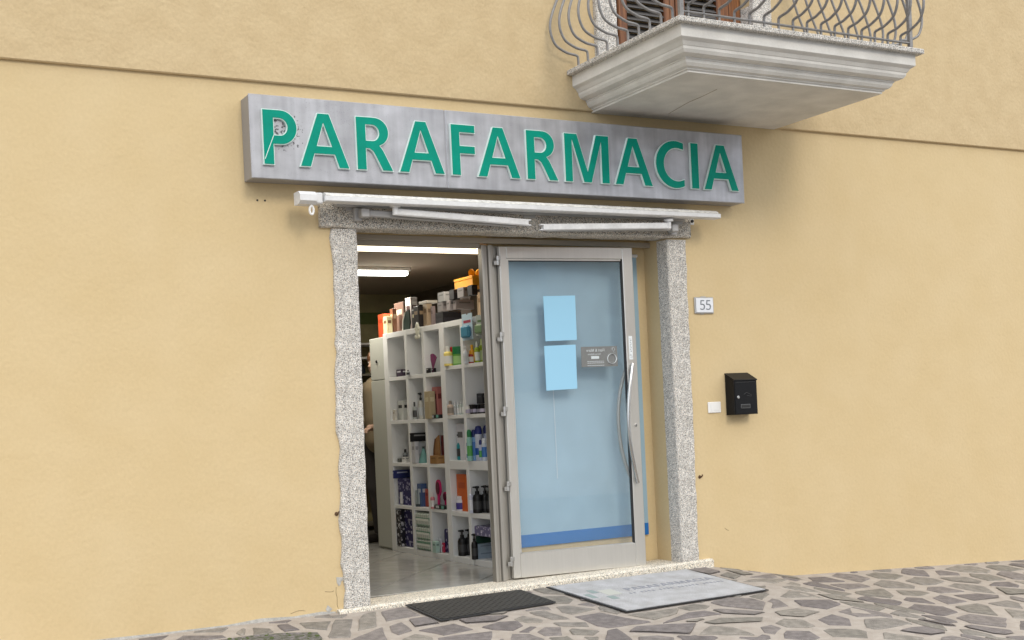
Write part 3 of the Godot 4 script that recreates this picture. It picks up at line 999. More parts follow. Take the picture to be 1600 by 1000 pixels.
# ------------------------------------------------------------------ balcony
func build_balcony() -> void:
	var b := thing("balcony", "pale moulded balcony with pot bellied iron railing above the sign", "balcony", Vector3.ZERO)
	var x0 := 1.54
	var x1 := 3.52
	var z1 := 1.27
	bx(b, "stone_slab", Vector3(x0, 3.373, 0.025), Vector3(x1, 3.405, z1), M.granite, 0.004)
	var prof := [Vector2(0.042, 3.374), Vector2(0.042, 3.302), Vector2(0.048, 3.297), Vector2(0.066, 3.285), Vector2(0.080, 3.264), Vector2(0.084, 3.262), Vector2(0.086, 3.246), Vector2(0.098, 3.228), Vector2(0.120, 3.219), Vector2(0.140, 3.216), Vector2(0.140, 3.207), Vector2(0.146, 3.205), Vector2(0.150, 3.188), Vector2(0.164, 3.172), Vector2(0.184, 3.165), Vector2(0.186, 3.158), Vector2(0.196, 3.157), Vector2(0.198, 3.143)]
	var st := mb()
	for i in range(prof.size() - 1):
		var p: Vector2 = prof[i]
		var q: Vector2 = prof[i + 1]
		var nn := Vector2(p.y - q.y, 0).normalized() if absf(p.x - q.x) < 1e-5 else Vector2((p.y - q.y), -(q.x - p.x)).normalized()
		quad(st, Vector3(x0 + p.x, p.y, 0), Vector3(x0 + p.x, p.y, z1 - p.x), Vector3(x0 + q.x, q.y, z1 - q.x), Vector3(x0 + q.x, q.y, 0), Vector3(-nn.x, nn.y, 0))
		quad(st, Vector3(x0 + p.x, p.y, z1 - p.x), Vector3(x1 - p.x, p.y, z1 - p.x), Vector3(x1 - q.x, q.y, z1 - q.x), Vector3(x0 + q.x, q.y, z1 - q.x), Vector3(0, nn.y, nn.x))
		quad(st, Vector3(x1 - p.x, p.y, 0), Vector3(x1 - p.x, p.y, z1 - p.x), Vector3(x1 - q.x, q.y, z1 - q.x), Vector3(x1 - q.x, q.y, 0), Vector3(nn.x, nn.y, 0))
	part(b, "moulding", st, M.mould)
	bx(b, "soffit", Vector3(x0 + 0.196, 3.1435, 0.001), Vector3(x1 - 0.196, 3.2, z1 - 0.196), M.soffit, 0.0)
	for c in [[Vector3(2.26, 3.1432, 0.16), Vector3(2.20, 3.1432, 0.45), Vector3(2.19, 3.1432, 0.62), Vector3(2.17, 3.1432, 0.80)]]:
		st = mb()
		tube(st, c, 0.0018, 4)
		part(b, "crack", st, M.crack)
	# railing
	var shape := [Vector2(0, 3.40), Vector2(0.0, 3.47), Vector2(0.008, 3.494), Vector2(0.05, 3.501), Vector2(0.09, 3.508), Vector2(0.16, 3.54), Vector2(0.192, 3.585), Vector2(0.206, 3.635), Vector2(0.205, 3.69), Vector2(0.185, 3.757), Vector2(0.145, 3.848), Vector2(0.095, 3.95), Vector2(0.05, 4.06), Vector2(0.025, 4.18), Vector2(0.02, 4.40)]
	var in_ := 0.062
	for side in 3:
		var pts := []
		for q in shape:
			pts.append([Vector3(-q.x, q.y, 0), Vector3(0, q.y, q.x), Vector3(q.x, q.y, 0)][side])
		st = mb()
		tube(st, smooth_path(pts, 3), 0.0088, 7)
		var mesh := st.commit()
		if side == 1:
			var x := 1.655
			while x < x1 - 0.1:
				use_mesh(b, "railing_bar", mesh, M.iron, Vector3(x, 0, z1 - in_))
				x += 0.1145
		else:
			var z := 0.078
			while z < 1.18:
				use_mesh(b, "railing_bar", mesh, M.iron, Vector3((x0 + in_) if side == 0 else (x1 - in_), 0, z))
				z += 0.1165
	for x in [x0 + in_, x1 - in_]:
		st = mb()
		box(st, Vector3(x - 0.014, 3.404, z1 - in_ - 0.014), Vector3(x + 0.014, 4.40, z1 - in_ + 0.014), 0.003)
		part(b, "corner_post", st, M.iron)
		for y in [4.40]:
			bx(b, "rail", Vector3(x - 0.011, y, 0.03), Vector3(x + 0.011, y + 0.01, z1 - in_ - 0.014), M.iron, 0.002)
	for y in [3.447, 4.40]:
		bx(b, "rail", Vector3(x0 + in_ + 0.014, y, z1 - in_ - 0.011), Vector3(x1 - in_ - 0.014, y + 0.01, z1 - in_ + 0.011), M.iron, 0.002)

# ------------------------------------------------------------------ sign
func arc(cx: float, cy: float, rx: float, ry: float, a0: float, a1: float, n: int) -> Array:
	var o := []
	for i in n + 1:
		var a := deg_to_rad(lerpf(a0, a1, float(i) / n))
		o.append([cx + rx * cos(a), cy + ry * sin(a)])
	return o

func glyph(ch: String) -> Array:
	match ch:
		"A":
			return [[[0, 0], [0.064, 0], [0.089, 0.077], [0.213, 0.077], [0.239, 0], [0.303, 0], [0.186, 0.315], [0.115, 0.315]], [[0.106, 0.124], [0.149, 0.258], [0.196, 0.124]]]
		"P":
			return [[[0, 0], [0.062, 0], [0.062, 0.118], [0.1, 0.118]] + arc(0.105, 0.217, 0.099, 0.099, -80, 80, 16) + [[0.1, 0.316], [0, 0.315]], [[0.065, 0.170], [0.1, 0.170]] + arc(0.100, 0.219, 0.046, 0.049, -80, 80, 10) + [[0.1, 0.268], [0.065, 0.268]]]
		"R":
			return [[[0, 0], [0.06, 0], [0.06, 0.129], [0.085, 0.127], [0.105, 0.112], [0.122, 0.083], [0.164, 0], [0.231, 0], [0.178, 0.105], [0.165, 0.128], [0.148, 0.148], [0.168, 0.158]] + arc(0.120, 0.229, 0.088, 0.086, -48, 86, 14) + [[0.1, 0.316], [0, 0.315]], [[0.062, 0.176], [0.1, 0.176]] + arc(0.102, 0.223, 0.045, 0.047, -80, 80, 10) + [[0.1, 0.270], [0.062, 0.270]]]
		"F":
			return [[[0, 0], [0.06, 0], [0.06, 0.135], [0.164, 0.135], [0.164, 0.184], [0.06, 0.184], [0.06, 0.266], [0.167, 0.266], [0.167, 0.315], [0, 0.315]], []]
		"M":
			return [[[0, 0], [0.057, 0], [0.06, 0.272], [0.142, 0], [0.201, 0], [0.284, 0.268], [0.283, 0], [0.343, 0], [0.345, 0.315], [0.246, 0.315], [0.173, 0.074], [0.098, 0.315], [0.001, 0.315]], []]
		"I":
			return [[[0, 0], [0.064, 0], [0.064, 0.315], [0, 0.315]], []]
		"C":
			return [[[0.236, 0.261], [0.236, 0.307]] + arc(0.163, 0.158, 0.163, 0.163, 72, 288, 30) + [[0.236, 0.011], [0.236, 0.060]] + arc(0.178, 0.158, 0.110, 0.112, 288, 72, 26), []]
	return []

func plate_uv(st: SurfaceTool, x0: float, x1: float, y0: float, y1: float, z: float, ux0: float, ux1: float, bev: float) -> void:
	var n := Vector3(0, 0, 1)
	tri3(st, Vector3(x0 + bev, y0 + bev, z), Vector3(x1 - bev, y0 + bev, z), Vector3(x1 - bev, y1 - bev, z), n, n, n, Vector2(ux0, 1), Vector2(ux1, 1), Vector2(ux1, 0))
	tri3(st, Vector3(x0 + bev, y0 + bev, z), Vector3(x1 - bev, y1 - bev, z), Vector3(x0 + bev, y1 - bev, z), n, n, n, Vector2(ux0, 1), Vector2(ux1, 0), Vector2(ux0, 0))
	var zb := z - bev
	for e in [[Vector3(x0 + bev, y0 + bev, z), Vector3(x1 - bev, y0 + bev, z), Vector3(x1, y0, zb), Vector3(x0, y0, zb), Vector3(0, -1, 1)], [Vector3(x0 + bev, y1 - bev, z), Vector3(x1 - bev, y1 - bev, z), Vector3(x1, y1, zb), Vector3(x0, y1, zb), Vector3(0, 1, 1)], [Vector3(x0 + bev, y0 + bev, z), Vector3(x0 + bev, y1 - bev, z), Vector3(x0, y1, zb), Vector3(x0, y0, zb), Vector3(-1, 0, 1)], [Vector3(x1 - bev, y0 + bev, z), Vector3(x1 - bev, y1 - bev, z), Vector3(x1, y1, zb), Vector3(x1, y0, zb), Vector3(1, 0, 1)]]:
		quad(st, e[0], e[1], e[2], e[3], e[4])

func build_sign() -> void:
	var s := thing("shop_sign", "long grey metal sign box with green raised letters PARAFARMACIA", "sign", Vector3(-0.68, 2.558, 0))
	var face := mat(lin(0.565, 0.57, 0.58), 0.42, 0.4)
	face.albedo_texture = sign_tex(1536, 208)
	var W := 3.572
	var J := 1.238
	for p in [[0.0, J - 0.004], [J + 0.004, W]]:
		var st := mb()
		plate_uv(st, p[0], p[1], 0.0, 0.482, 0.153, p[0] / W, p[1] / W, 0.004)
		part(s, "panel", st, face)
	bx(s, "casing", Vector3(0.003, 0.003, 0.001), Vector3(W - 0.003, 0.479, 0.1485), M.sign_side, 0.002)
	var at := [["P", -0.610], ["A", -0.393], ["R", -0.040], ["A", 0.232], ["F", 0.586], ["A", 0.766], ["R", 1.119], ["M", 1.403], ["A", 1.790], ["C", 2.124], ["I", 2.420], ["A", 2.526]]
	for a in at:
		var g := glyph(a[0])
		var outer := pv(g[0])
		var hole := pv(g[1])
		var l := Node3D.new()
		l.name = "letter"
		s.add_child(l, true)
		l.position = Vector3(a[1] + 0.68, 2.637 - 2.558, 0)
		var rim := Geometry2D.offset_polygon(outer, 0.0025, Geometry2D.JOIN_MITER)
		var rh := PackedVector2Array()
		if hole.size():
			rh = Geometry2D.offset_polygon(hole, -0.0025, Geometry2D.JOIN_MITER)[0]
		var st := mb()
		slab(st, rim[0], 0.150, 0.170, rh)
		part(l, "rim", st, M.letter_white)
		var face_o := Geometry2D.offset_polygon(outer, -0.0022, Geometry2D.JOIN_MITER)
		var fh := PackedVector2Array()
		if hole.size():
			fh = Geometry2D.offset_polygon(hole, 0.0022, Geometry2D.JOIN_MITER)[0]
		st = mb()
		slab(st, face_o[0], 0.165, 0.1735, fh)
		part(l, "face", st, M.letter)
		if a[0] == "P":
			st = mb()
			slab(st, pv([[0.004, 0.03], [0.007, 0.028], [0.064, 0.166], [0.061, 0.168]]), 0.17, 0.1745)
			part(l, "seam", st, M.letter_white)

# ------------------------------------------------------------------ awning
func build_awning() -> void:
	var a := thing("awning", "white folding arm awning rolled in under the sign", "awning", Vector3(0, 2.43, 0))
	var x0 := -0.272
	var x1 := 2.615
	# front bar: a square profile with the rolled cloth resting on it
	var st := mb()
	var prof := pv([[0.215, 0.0], [0.225, 0.006], [0.225, 0.030], [0.218, 0.033], [0.150, 0.033], [0.146, 0.028], [0.146, 0.004], [0.15, 0.0]])
	sweep_x(st, prof, x0, x1)
	part(a, "front_bar", st, M.white)
	st = mb()
	sweep_x(st, pv([[0.214, 0.035], [0.208, 0.046], [0.185, 0.057], [0.150, 0.060], [0.120, 0.054], [0.112, 0.042], [0.118, 0.035]]), x0 + 0.01, x1 - 0.01)
	part(a, "cloth_roll", st, M.awning_cloth)
	# back bar and wall brackets
	bx(a, "back_bar", Vector3(x0 + 0.12, 0.0, 0.045), Vector3(x1 - 0.2, 0.04, 0.085), M.bracket, 0.003)
	for x in [x0 + 0.2, 1.15, x1 - 0.28]:
		bx(a, "wall_bracket", Vector3(x, -0.02, 0.001), Vector3(x + 0.09, 0.055, 0.0445), M.bracket, 0.003)
	# gear box and crank eye
	st = mb()
	sweep_x(st, pv([[0.12, -0.016], [0.20, -0.018], [0.226, 0.0], [0.226, 0.035], [0.20, 0.056], [0.12, 0.056]]), -0.425, -0.322)
	part(a, "gear_box", st, M.white)
	bx(a, "gear_neck", Vector3(-0.3215, -0.012, 0.13), Vector3(-0.278, 0.052, 0.205), M.white, 0.006)
	st = mb()
	var ring := []
	for k in 19:
		var t := TAU * k / 18.0
		ring.append(Vector3(-0.346 + 0.012 * sin(t), -0.05 + 0.024 * cos(t), 0.19))
	tube(st, ring, 0.007, 7)
	tube(st, [Vector3(-0.346, -0.026, 0.19), Vector3(-0.346, -0.012, 0.19)], 0.007, 7)
	part(a, "crank_eye", st, M.plate)
	# folded arms
	for s in [[0.185, 1.112, -0.006, -0.075, -0.012, 1], [2.225, 1.222, -0.025, -0.09, 2.32, -1]]:
		var arm := Node3D.new()
		arm.name = "folding_arm"
		a.add_child(arm, true)
		var yl: float = s[2]
		var dir := Vector3(s[1] - s[0], -0.035 if s[5] > 0 else -0.042, 0)
		st = mb()
		var A := Vector3(s[0], yl - 0.028, 0.155)
		var B := A + dir
		bar(st, A, B, 0.042, 0.030)
		part(arm, "fore_arm", st, M.white)
		st = mb()
		bar(st, Vector3(s[4] + 0.06 * s[5], yl - 0.034, 0.105), Vector3(s[1] - 0.06 * s[5], yl - 0.067, 0.105), 0.042, 0.03)
		part(arm, "upper_arm", st, M.bracket)
		st = mb()
		lathe(st, [Vector2(0, 0.018), Vector2(0.032, 0.018), Vector2(0.034, 0.012), Vector2(0.034, 0.004), Vector2(0.018, 0.0), Vector2(0.018, -0.045), Vector2(0, -0.045)], 14, Vector3(s[0] + 0.01 * s[5], yl - 0.003, 0.16))
		part(arm, "hinge_pin", st, M.white)
		bx(arm, "shoulder", Vector3(minf(s[4], s[4] + 0.055 * s[5]), yl - 0.062, 0.075), Vector3(maxf(s[4], s[4] + 0.055 * s[5]), yl - 0.008, 0.135), M.bracket, 0.006)
		bx(arm, "shoulder_plate", Vector3(s[4] - 0.02, yl - 0.075, 0.034), Vector3(s[4] + 0.03, yl + 0.005, 0.0745), M.bracket, 0.004)
		for dy in [-0.016, 0.016]:
			st = mb()
			box(st, Vector3(minf(B.x, B.x + 0.022 * s[5]), B.y + dy - 0.005, 0.141), Vector3(maxf(B.x, B.x + 0.022 * s[5]), B.y + dy + 0.005, 0.169), 0.003)
			part(arm, "elbow_lug", st, M.white)

func bar(st: SurfaceTool, A: Vector3, B: Vector3, h: float, d: float) -> void:
	var t := (B - A).normalized()
	var u := Vector3(-t.y, t.x, 0)
	if u.y < 0:
		u = -u
	var z := Vector3(0, 0, d * 0.5)
	var bv := 0.006
	var pr := [Vector2(-0.5 * h, 0.5), Vector2(-0.5 * h + bv, 0.5 + 0.0), Vector2(0.5 * h - bv, 0.5), Vector2(0.5 * h, 0.5)]
	var c := [[-0.5 * h + bv, 1.0], [0.5 * h - bv, 1.0], [0.5 * h, 0.6], [0.5 * h, -0.6], [0.5 * h - bv, -1.0], [-0.5 * h + bv, -1.0], [-0.5 * h, -0.6], [-0.5 * h, 0.6]]
	for i in 8:
		var p: Array = c[i]
		var q: Array = c[(i + 1) % 8]
		var a: Vector3 = A + u * p[0] + z * p[1]
		var b: Vector3 = A + u * q[0] + z * q[1]
		var n: Vector3 = u * (p[0] + q[0]) + z * (p[1] + q[1])
		quad(st, a, b, b + (B - A), a + (B - A), n)
		tri3(st, A, a, b, -t, -t, -t)
		tri3(st, B, a + (B - A), b + (B - A), t, t, t)

# profile of (z, y) points drawn out along x
func sweep_x(st: SurfaceTool, prof: PackedVector2Array, x0: float, x1: float) -> void:
	var c := Vector2.ZERO
	for p in prof:
		c += p / prof.size()
	for i in prof.size():
		var p: Vector2 = prof[i]
		var q: Vector2 = prof[(i + 1) % prof.size()]
		var m := (p + q) * 0.5 - c
		quad(st, Vector3(x0, p.y, p.x), Vector3(x1, p.y, p.x), Vector3(x1, q.y, q.x), Vector3(x0, q.y, q.x), Vector3(0, m.y, m.x))
	var ids := Geometry2D.triangulate_polygon(prof)
	for e in [x0, x1]:
		var n := Vector3(-1 if e == x0 else 1, 0, 0)
		for i in range(0, ids.size(), 3):
			tri3(st, Vector3(e, prof[ids[i]].y, prof[ids[i]].x), Vector3(e, prof[ids[i + 1]].y, prof[ids[i + 1]].x), Vector3(e, prof[ids[i + 2]].y, prof[ids[i + 2]].x), n, n, n)

func text(parent: Node3D, called: String, s: String, cap: float, depth: float, m: Material, at: Vector3, bold := 400) -> MeshInstance3D:
	var f := SystemFont.new()
	f.font_names = PackedStringArray(["Droid Sans"])
	f.font_weight = bold
	var t := TextMesh.new()
	t.font = f
	t.font_size = 64
	t.text = s
	t.pixel_size = cap / (64.0 * 0.714)
	t.depth = depth
	t.curve_step = 2.0
	var o := use_mesh(parent, called, t, m, at)
	return o

# ------------------------------------------------------------------ doorway: frame, blind and the opened leaf
func build_door() -> void:
	var f := thing("door_frame", "dark metal door post and head at the opening's right side", "door frame", Vector3(0.962, 0.045, -0.2))
	for p in [[0.0, 0.020, -0.060, -0.004], [0.022, 0.044, -0.075, -0.014], [0.046, 0.070, -0.065, 0.006], [0.072, 0.092, -0.075, -0.012], [0.094, 0.150, -0.074, -0.042]]:
		bx(f, "post_profile", Vector3(p[0], 0.004, p[2]), Vector3(p[1], 2.222, p[3]), M.steel_dark, 0.003)
	bx(f, "head_profile", Vector3(-0.95, 2.205, -0.078), Vector3(-0.002, 2.262, -0.02), M.frame_paint, 0.003)
	bx(f, "head_profile", Vector3(-0.95, 2.232, -0.018), Vector3(1.35, 2.268, 0.006), M.frame_paint, 0.003)
	# roller blind in front of the blank side panel
	var b := thing("roller_blind", "pale blue roller blind with dark blue hem behind the glass door", "blind", Vector3(1.118, 0.25, -0.262))
	var st := mb()
	box(st, Vector3(0, 0.083, -0.001), Vector3(1.11, 1.975, 0.001), 0.0)
	part(b, "cloth", st, M.blind)
	bx(b, "hem", Vector3(0, 0.0, -0.003), Vector3(1.11, 0.083, 0.003), M.blind_band, 0.001)
	st = mb()
	var y := 0.45
	while y < 1.15:
		lathe(st, [Vector2(0, -0.0035), Vector2(0.003, -0.0015), Vector2(0.003, 0.0015), Vector2(0, 0.0035)], 6, Vector3(0.368, y, 0.016))
		y += 0.018
	tube(st, [Vector3(0.368, 0.45, 0.016), Vector3(0.368, 1.15, 0.016)], 0.0006, 4)
	part(b, "bead_chain", st, M.plate)
	st = mb()
	tube(st, [Vector3(0.0, 1.975, 0.008), Vector3(1.11, 1.975, 0.008)], 0.012, 10)
	part(b, "roller", st, M.white)
	# the glazed leaf, swung back against the panel; we see its inner face
	var d := thing("glass_door", "steel framed glass door leaf with bow handle, swung open to the right", "door", Vector3(1.085, 0.060, -0.190), -atan2(0.1, 0.99))
	var w := 0.998
	var h := 2.198
	var th := -0.042
	bx(d, "stile", Vector3(0.0, 0.0, th), Vector3(0.052, h, 0.0), M.steel, 0.004)
	bx(d, "stile", Vector3(w - 0.079, 0.0, th), Vector3(w, h, 0.0), M.steel, 0.004)
	bx(d, "top_rail", Vector3(0.0525, h - 0.078, th), Vector3(w - 0.0795, h, -0.0005), M.steel, 0.003)
	bx(d, "bottom_rail", Vector3(0.0525, 0.0, th), Vector3(w - 0.0795, 0.160, -0.0005), M.steel, 0.003)
	# glazing beads and gasket
	for g in [[0.053, 0.066, 0.162, h - 0.080], [w - 0.090, w - 0.080, 0.162, h - 0.080]]:
		bx(d, "glazing_bead", Vector3(g[0], g[2], -0.03), Vector3(g[1], g[3], -0.006), M.steel if g[0] < 0.5 else M.gasket, 0.002)
	bx(d, "glazing_bead", Vector3(0.067, h - 0.092, -0.03), Vector3(w - 0.091, h - 0.0795, -0.006), M.steel, 0.002)
	bx(d, "gasket", Vector3(0.067, h - 0.097, -0.028), Vector3(w - 0.091, h - 0.0925, -0.012), M.gasket, 0.0)
	bx(d, "glazing_bead", Vector3(0.067, 0.1605, -0.03), Vector3(w - 0.091, 0.165, -0.006), M.steel, 0.001)
	st = mb()
	box(st, Vector3(0.062, 0.162, -0.0225), Vector3(w - 0.085, h - 0.082, -0.0165), 0.0)
	part(d, "glass_pane", st, M.glass)
	# hinges on the left edge
	for hy in [2.105, 1.60, 1.107, 0.612, 0.115]:
		var hg := Node3D.new()
		hg.name = "hinge"
		d.add_child(hg, true)
		hg.position = Vector3(-0.016, hy, 0.002)
		st = mb()
		lathe(st, [Vector2(0, 0.032), Vector2(0.009, 0.031), Vector2(0.010, 0.029), Vector2(0.010, 0.0)], 12)
		box(st, Vector3(0.004, 0.002, -0.006), Vector3(0.024, 0.030, 0.006), 0.002)
		part(hg, "knuckle", st, M.hinge)
		st = mb()
		lathe(st, [Vector2(0.010, -0.001), Vector2(0.010, -0.030), Vector2(0.009, -0.032), Vector2(0, -0.033)], 12)
		box(st, Vector3(-0.026, -0.030, -0.006), Vector3(-0.004, -0.002, 0.006), 0.002)
		part(hg, "knuckle", st, M.hinge)
	# bow handles on both faces
	for s in [1.0, -1.0]:
		var z0 := 0.0 if s > 0 else th
		var pts := []
		for k in 25:
			var t := -1.0 + k / 12.0
			pts.append(Vector3(0.955 - 0.072 * (1.0 - t * t) - 0.004, 0.985 + t * 0.41, z0 + s * (0.012 + 0.040 * (1.0 - pow(absf(t), 3.0)))))
		st = mb()
		tube(st, pts, 0.0155, 10, 0.8)
		part(d, "handle", st, M.chrome if s > 0 else M.steel_dark)
	# lock
	st = mb()
	lathe(st, [Vector2(0.011, 0.0), Vector2(0.011, 0.003), Vector2(0.009, 0.004), Vector2(0, 0.004)], 14)
	var lk := part(d, "lock", st, M.hinge)
	lk.position = Vector3(0.964, 0.971, 0.0)
	lk.rotation.x = PI / 2
	bx(lk, "key_slot", Vector3(-0.0022, 0.0035, -0.006), Vector3(0.0022, 0.0046, 0.010), M.dark, 0.0)
	# maker's sticker on the lock stile
	var ms := bx(d, "maker_sticker", Vector3(0.938, 1.425, 0.0), Vector3(0.966, 1.588, 0.0008), M.sticker_white, 0.0)
	rng.seed = 21
	var yy := 1.478
	for k in 8:
		var q := rng.randf_range(0.004, 0.006)
		bx(ms, "print", Vector3(0.947, yy, 0.0009), Vector3(0.957, yy + 0.0022, 0.0013), M.digit, 0.0)
		bx(ms, "print", Vector3(0.947 if k % 2 else 0.953, yy + 0.0022, 0.0009), Vector3(0.950 if k % 2 else 0.957, yy + 0.0022 + q, 0.0013), M.digit, 0.0)
		yy += 0.0125
	st = mb()
	tube(st, [Vector3(0.944, 1.438, 0.001), Vector3(0.958, 1.434, 0.001), Vector3(0.960, 1.446, 0.001), Vector3(0.950, 1.462, 0.001), Vector3(0.943, 1.456, 0.001), Vector3(0.950, 1.448, 0.001)], 0.0012, 4)
	part(ms, "emblem", st, M.digit)
	# sticker on the outer side of the glass, so its print reads mirrored from here
	var gs := bx(d, "window_sticker", Vector3(0.580, 1.383, -0.0262), Vector3(0.858, 1.522, -0.0232), M.sticker, 0.0)
	for t in [["Fiori & Mare", 0.018, 0.690, 1.496], ["Terra e Natura", 0.011, 0.680, 1.470]]:
		var tx := text(gs, "print", t[0], t[1], 0.0006, M.sticker_white, Vector3(t[2], t[3], -0.0228))
		tx.rotation.y = PI
	bx(gs, "print", Vector3(0.655, 1.438, -0.0231), Vector3(0.715, 1.457, -0.0226), M.sticker_white, 0.0)
	for yq in [1.408, 1.419, 1.391]:
		for k in 9:
			bx(gs, "print", Vector3(0.625 + k * 0.0145, yq, -0.0231), Vector3(0.636 + k * 0.0145, yq + 0.0035, -0.0226), M.sticker_white, 0.0)
	st = mb()
	var ring := []
	for k in 29:
		ring.append(Vector3(0.812 + 0.034 * cos(TAU * k / 28), 1.436 + 0.034 * sin(TAU * k / 28), -0.0222))
	tube(st, ring, 0.011, 6, 0.1)
	var r2 := []
	for k in 15:
		r2.append(Vector3(0.828 + 0.010 * cos(TAU * k / 14), 1.502 + 0.010 * sin(TAU * k / 14), -0.0222))
	tube(st, r2, 0.004, 6, 0.2)
	tube(st, [Vector3(0.834, 1.492, -0.0222), Vector3(0.826, 1.482, -0.0222), Vector3(0.840, 1.478, -0.0222)], 0.003, 6, 0.2)
	part(gs, "emblem", st, M.sticker_white)
	# two sheets taped to the outer side of the pane
	var tr := d.transform
	for p in [["upper of the two plain light blue sheets on the glass door", [[0.314, 1.565], [0.549, 1.570], [0.550, 1.872], [0.312, 1.868]]], ["lower of the two plain light blue sheets on the glass door", [[0.304, 1.233], [0.535, 1.239], [0.537, 1.538], [0.302, 1.534]]]]:
		var sh := thing("paper_sheet", p[0], "paper", tr.origin, d.rotation.y, "sheets on the door glass")
		st = mb()
		slab(st, pv(p[1]), -0.0160, -0.0152)
		part(sh, "sheet", st, M.paper)

# ------------------------------------------------------------------ things on the wall
func build_wall_things() -> void:
	var t := thing("house_number", "white ceramic house number 55 in a metal frame", "house number", Vector3(2.600, 1.850, 0))
	bx(t, "frame", Vector3(-0.083, -0.058, 0.001), Vector3(0.083, 0.058, 0.014), M.hinge, 0.003)
	bx(t, "tile", Vector3(-0.075, -0.050, 0.0145), Vector3(0.075, 0.050, 0.019), M.ceramic, 0.003)
	text(t, "digits", "55", 0.068, 0.002, M.digit, Vector3(0.006, 0.002, 0.020))
	for s in [-1, 1]:
		bx(t, "clip", Vector3(-0.022 if s > 0 else -0.03, 0.058 * s - 0.006, 0.001), Vector3(0.022 if s > 0 else 0.0, 0.058 * s + 0.006, 0.008), M.hinge, 0.002)
	# mailbox
	var m := thing("mailbox", "black metal mailbox with sloping lid on the yellow wall", "mailbox", Vector3(2.762, 1.068, 0))
	var w := 0.205
	var st := mb()
	var prof := pv([[0.002, 0.0], [0.098, 0.0], [0.098, 0.240], [0.002, 0.285]])
	sweep_x(st, prof, 0.0, w)
	part(m, "body", st, M.black)
	st = mb()
	var lid := pv([[0.001, 0.288], [0.104, 0.240], [0.106, 0.243], [0.105, 0.248], [0.001, 0.299]])
	sweep_x(st, lid, -0.002, w + 0.002)
	part(m, "lid", st, M.black)
	bx(m, "door_plate", Vector3(0.006, 0.006, 0.0985), Vector3(w - 0.006, 0.222, 0.102), M.black, 0.002)
	bx(m, "letter_slot", Vector3(0.012, 0.226, 0.0985), Vector3(w - 0.012, 0.232, 0.1005), M.dark, 0.0)
	st = mb()
	lathe(st, [Vector2(0.011, 0.0), Vector2(0.011, 0.005), Vector2(0.009, 0.007), Vector2(0, 0.007)], 14)
	var lk := part(m, "lock", st, M.chrome)
	lk.position = Vector3(0.030, 0.124, 0.102)
	lk.rotation.x = PI / 2
	bx(m, "name_holder", Vector3(0.050, 0.043, 0.1025), Vector3(0.136, 0.073, 0.1055), M.dark_metal, 0.002)
	bx(m, "name_card", Vector3(0.057, 0.049, 0.106), Vector3(0.129, 0.067, 0.1068), M.dark, 0.0)
	st = mb()
	tube(st, [Vector3(0.085, 0.142, 0.1025), Vector3(0.105, 0.156, 0.1025), Vector3(0.150, 0.138, 0.1025), Vector3(0.150, 0.128, 0.1025), Vector3(0.110, 0.134, 0.1025)], 0.0012, 4)
	part(m, "post_horn", st, M.dark_metal)
	# blank switch plate
	var p := thing("switch_plate", "blank white plastic plate left of the black mailbox", "wall plate", Vector3(2.654, 1.128, 0))
	bx(p, "plate", Vector3(-0.057, -0.039, 0.0), Vector3(0.057, 0.039, 0.010), M.plate, 0.004)
	bx(p, "cover", Vector3(-0.036, -0.024, 0.0105), Vector3(0.036, 0.024, 0.0125), M.plate, 0.002)
	# shutter hooks on both sides of the doorway and an eye bolt
	for k in [["small rusty hook beside the left granite jamb", Vector3(-0.208, 0.600, 0)], ["small rusty hook beside the right granite jamb", Vector3(2.500, 0.645, 0)]]:
		var hk := thing("wall_hook", k[0], "hook", k[1], 0.0, "wall hooks beside the jambs")
		st = mb()
		tube(st, smooth_path([Vector3(0, 0, -0.004), Vector3(0, 0, 0.018), Vector3(0.004, 0.010, 0.026), Vector3(0.010, 0.014, 0.020)], 4), 0.005, 7)
		part(hk, "hook", st, M.rust)
		st = mb()
		lathe(st, [Vector2(0.013, 0.0), Vector2(0.012, 0.003), Vector2(0, 0.003)], 10)
		var pl := part(hk, "washer", st, M.rust)
		pl.rotation.x = PI / 2
	var eb := thing("eye_bracket", "small grey eye bracket at the right end of the lintel", "bracket", Vector3(2.526, 2.440, 0))
	bx(eb, "plate", Vector3(-0.022, -0.024, 0.0), Vector3(0.022, 0.024, 0.012), M.plate, 0.004)
	st = mb()
	lathe(st, [Vector2(0.011, 0.0), Vector2(0.011, 0.010), Vector2(0.006, 0.014), Vector2(0, 0.014)], 12)
	var eye := part(eb, "eye", st, M.dark)
	eye.position = Vector3(0, 0, 0.012)
	eye.rotation.x = PI / 2

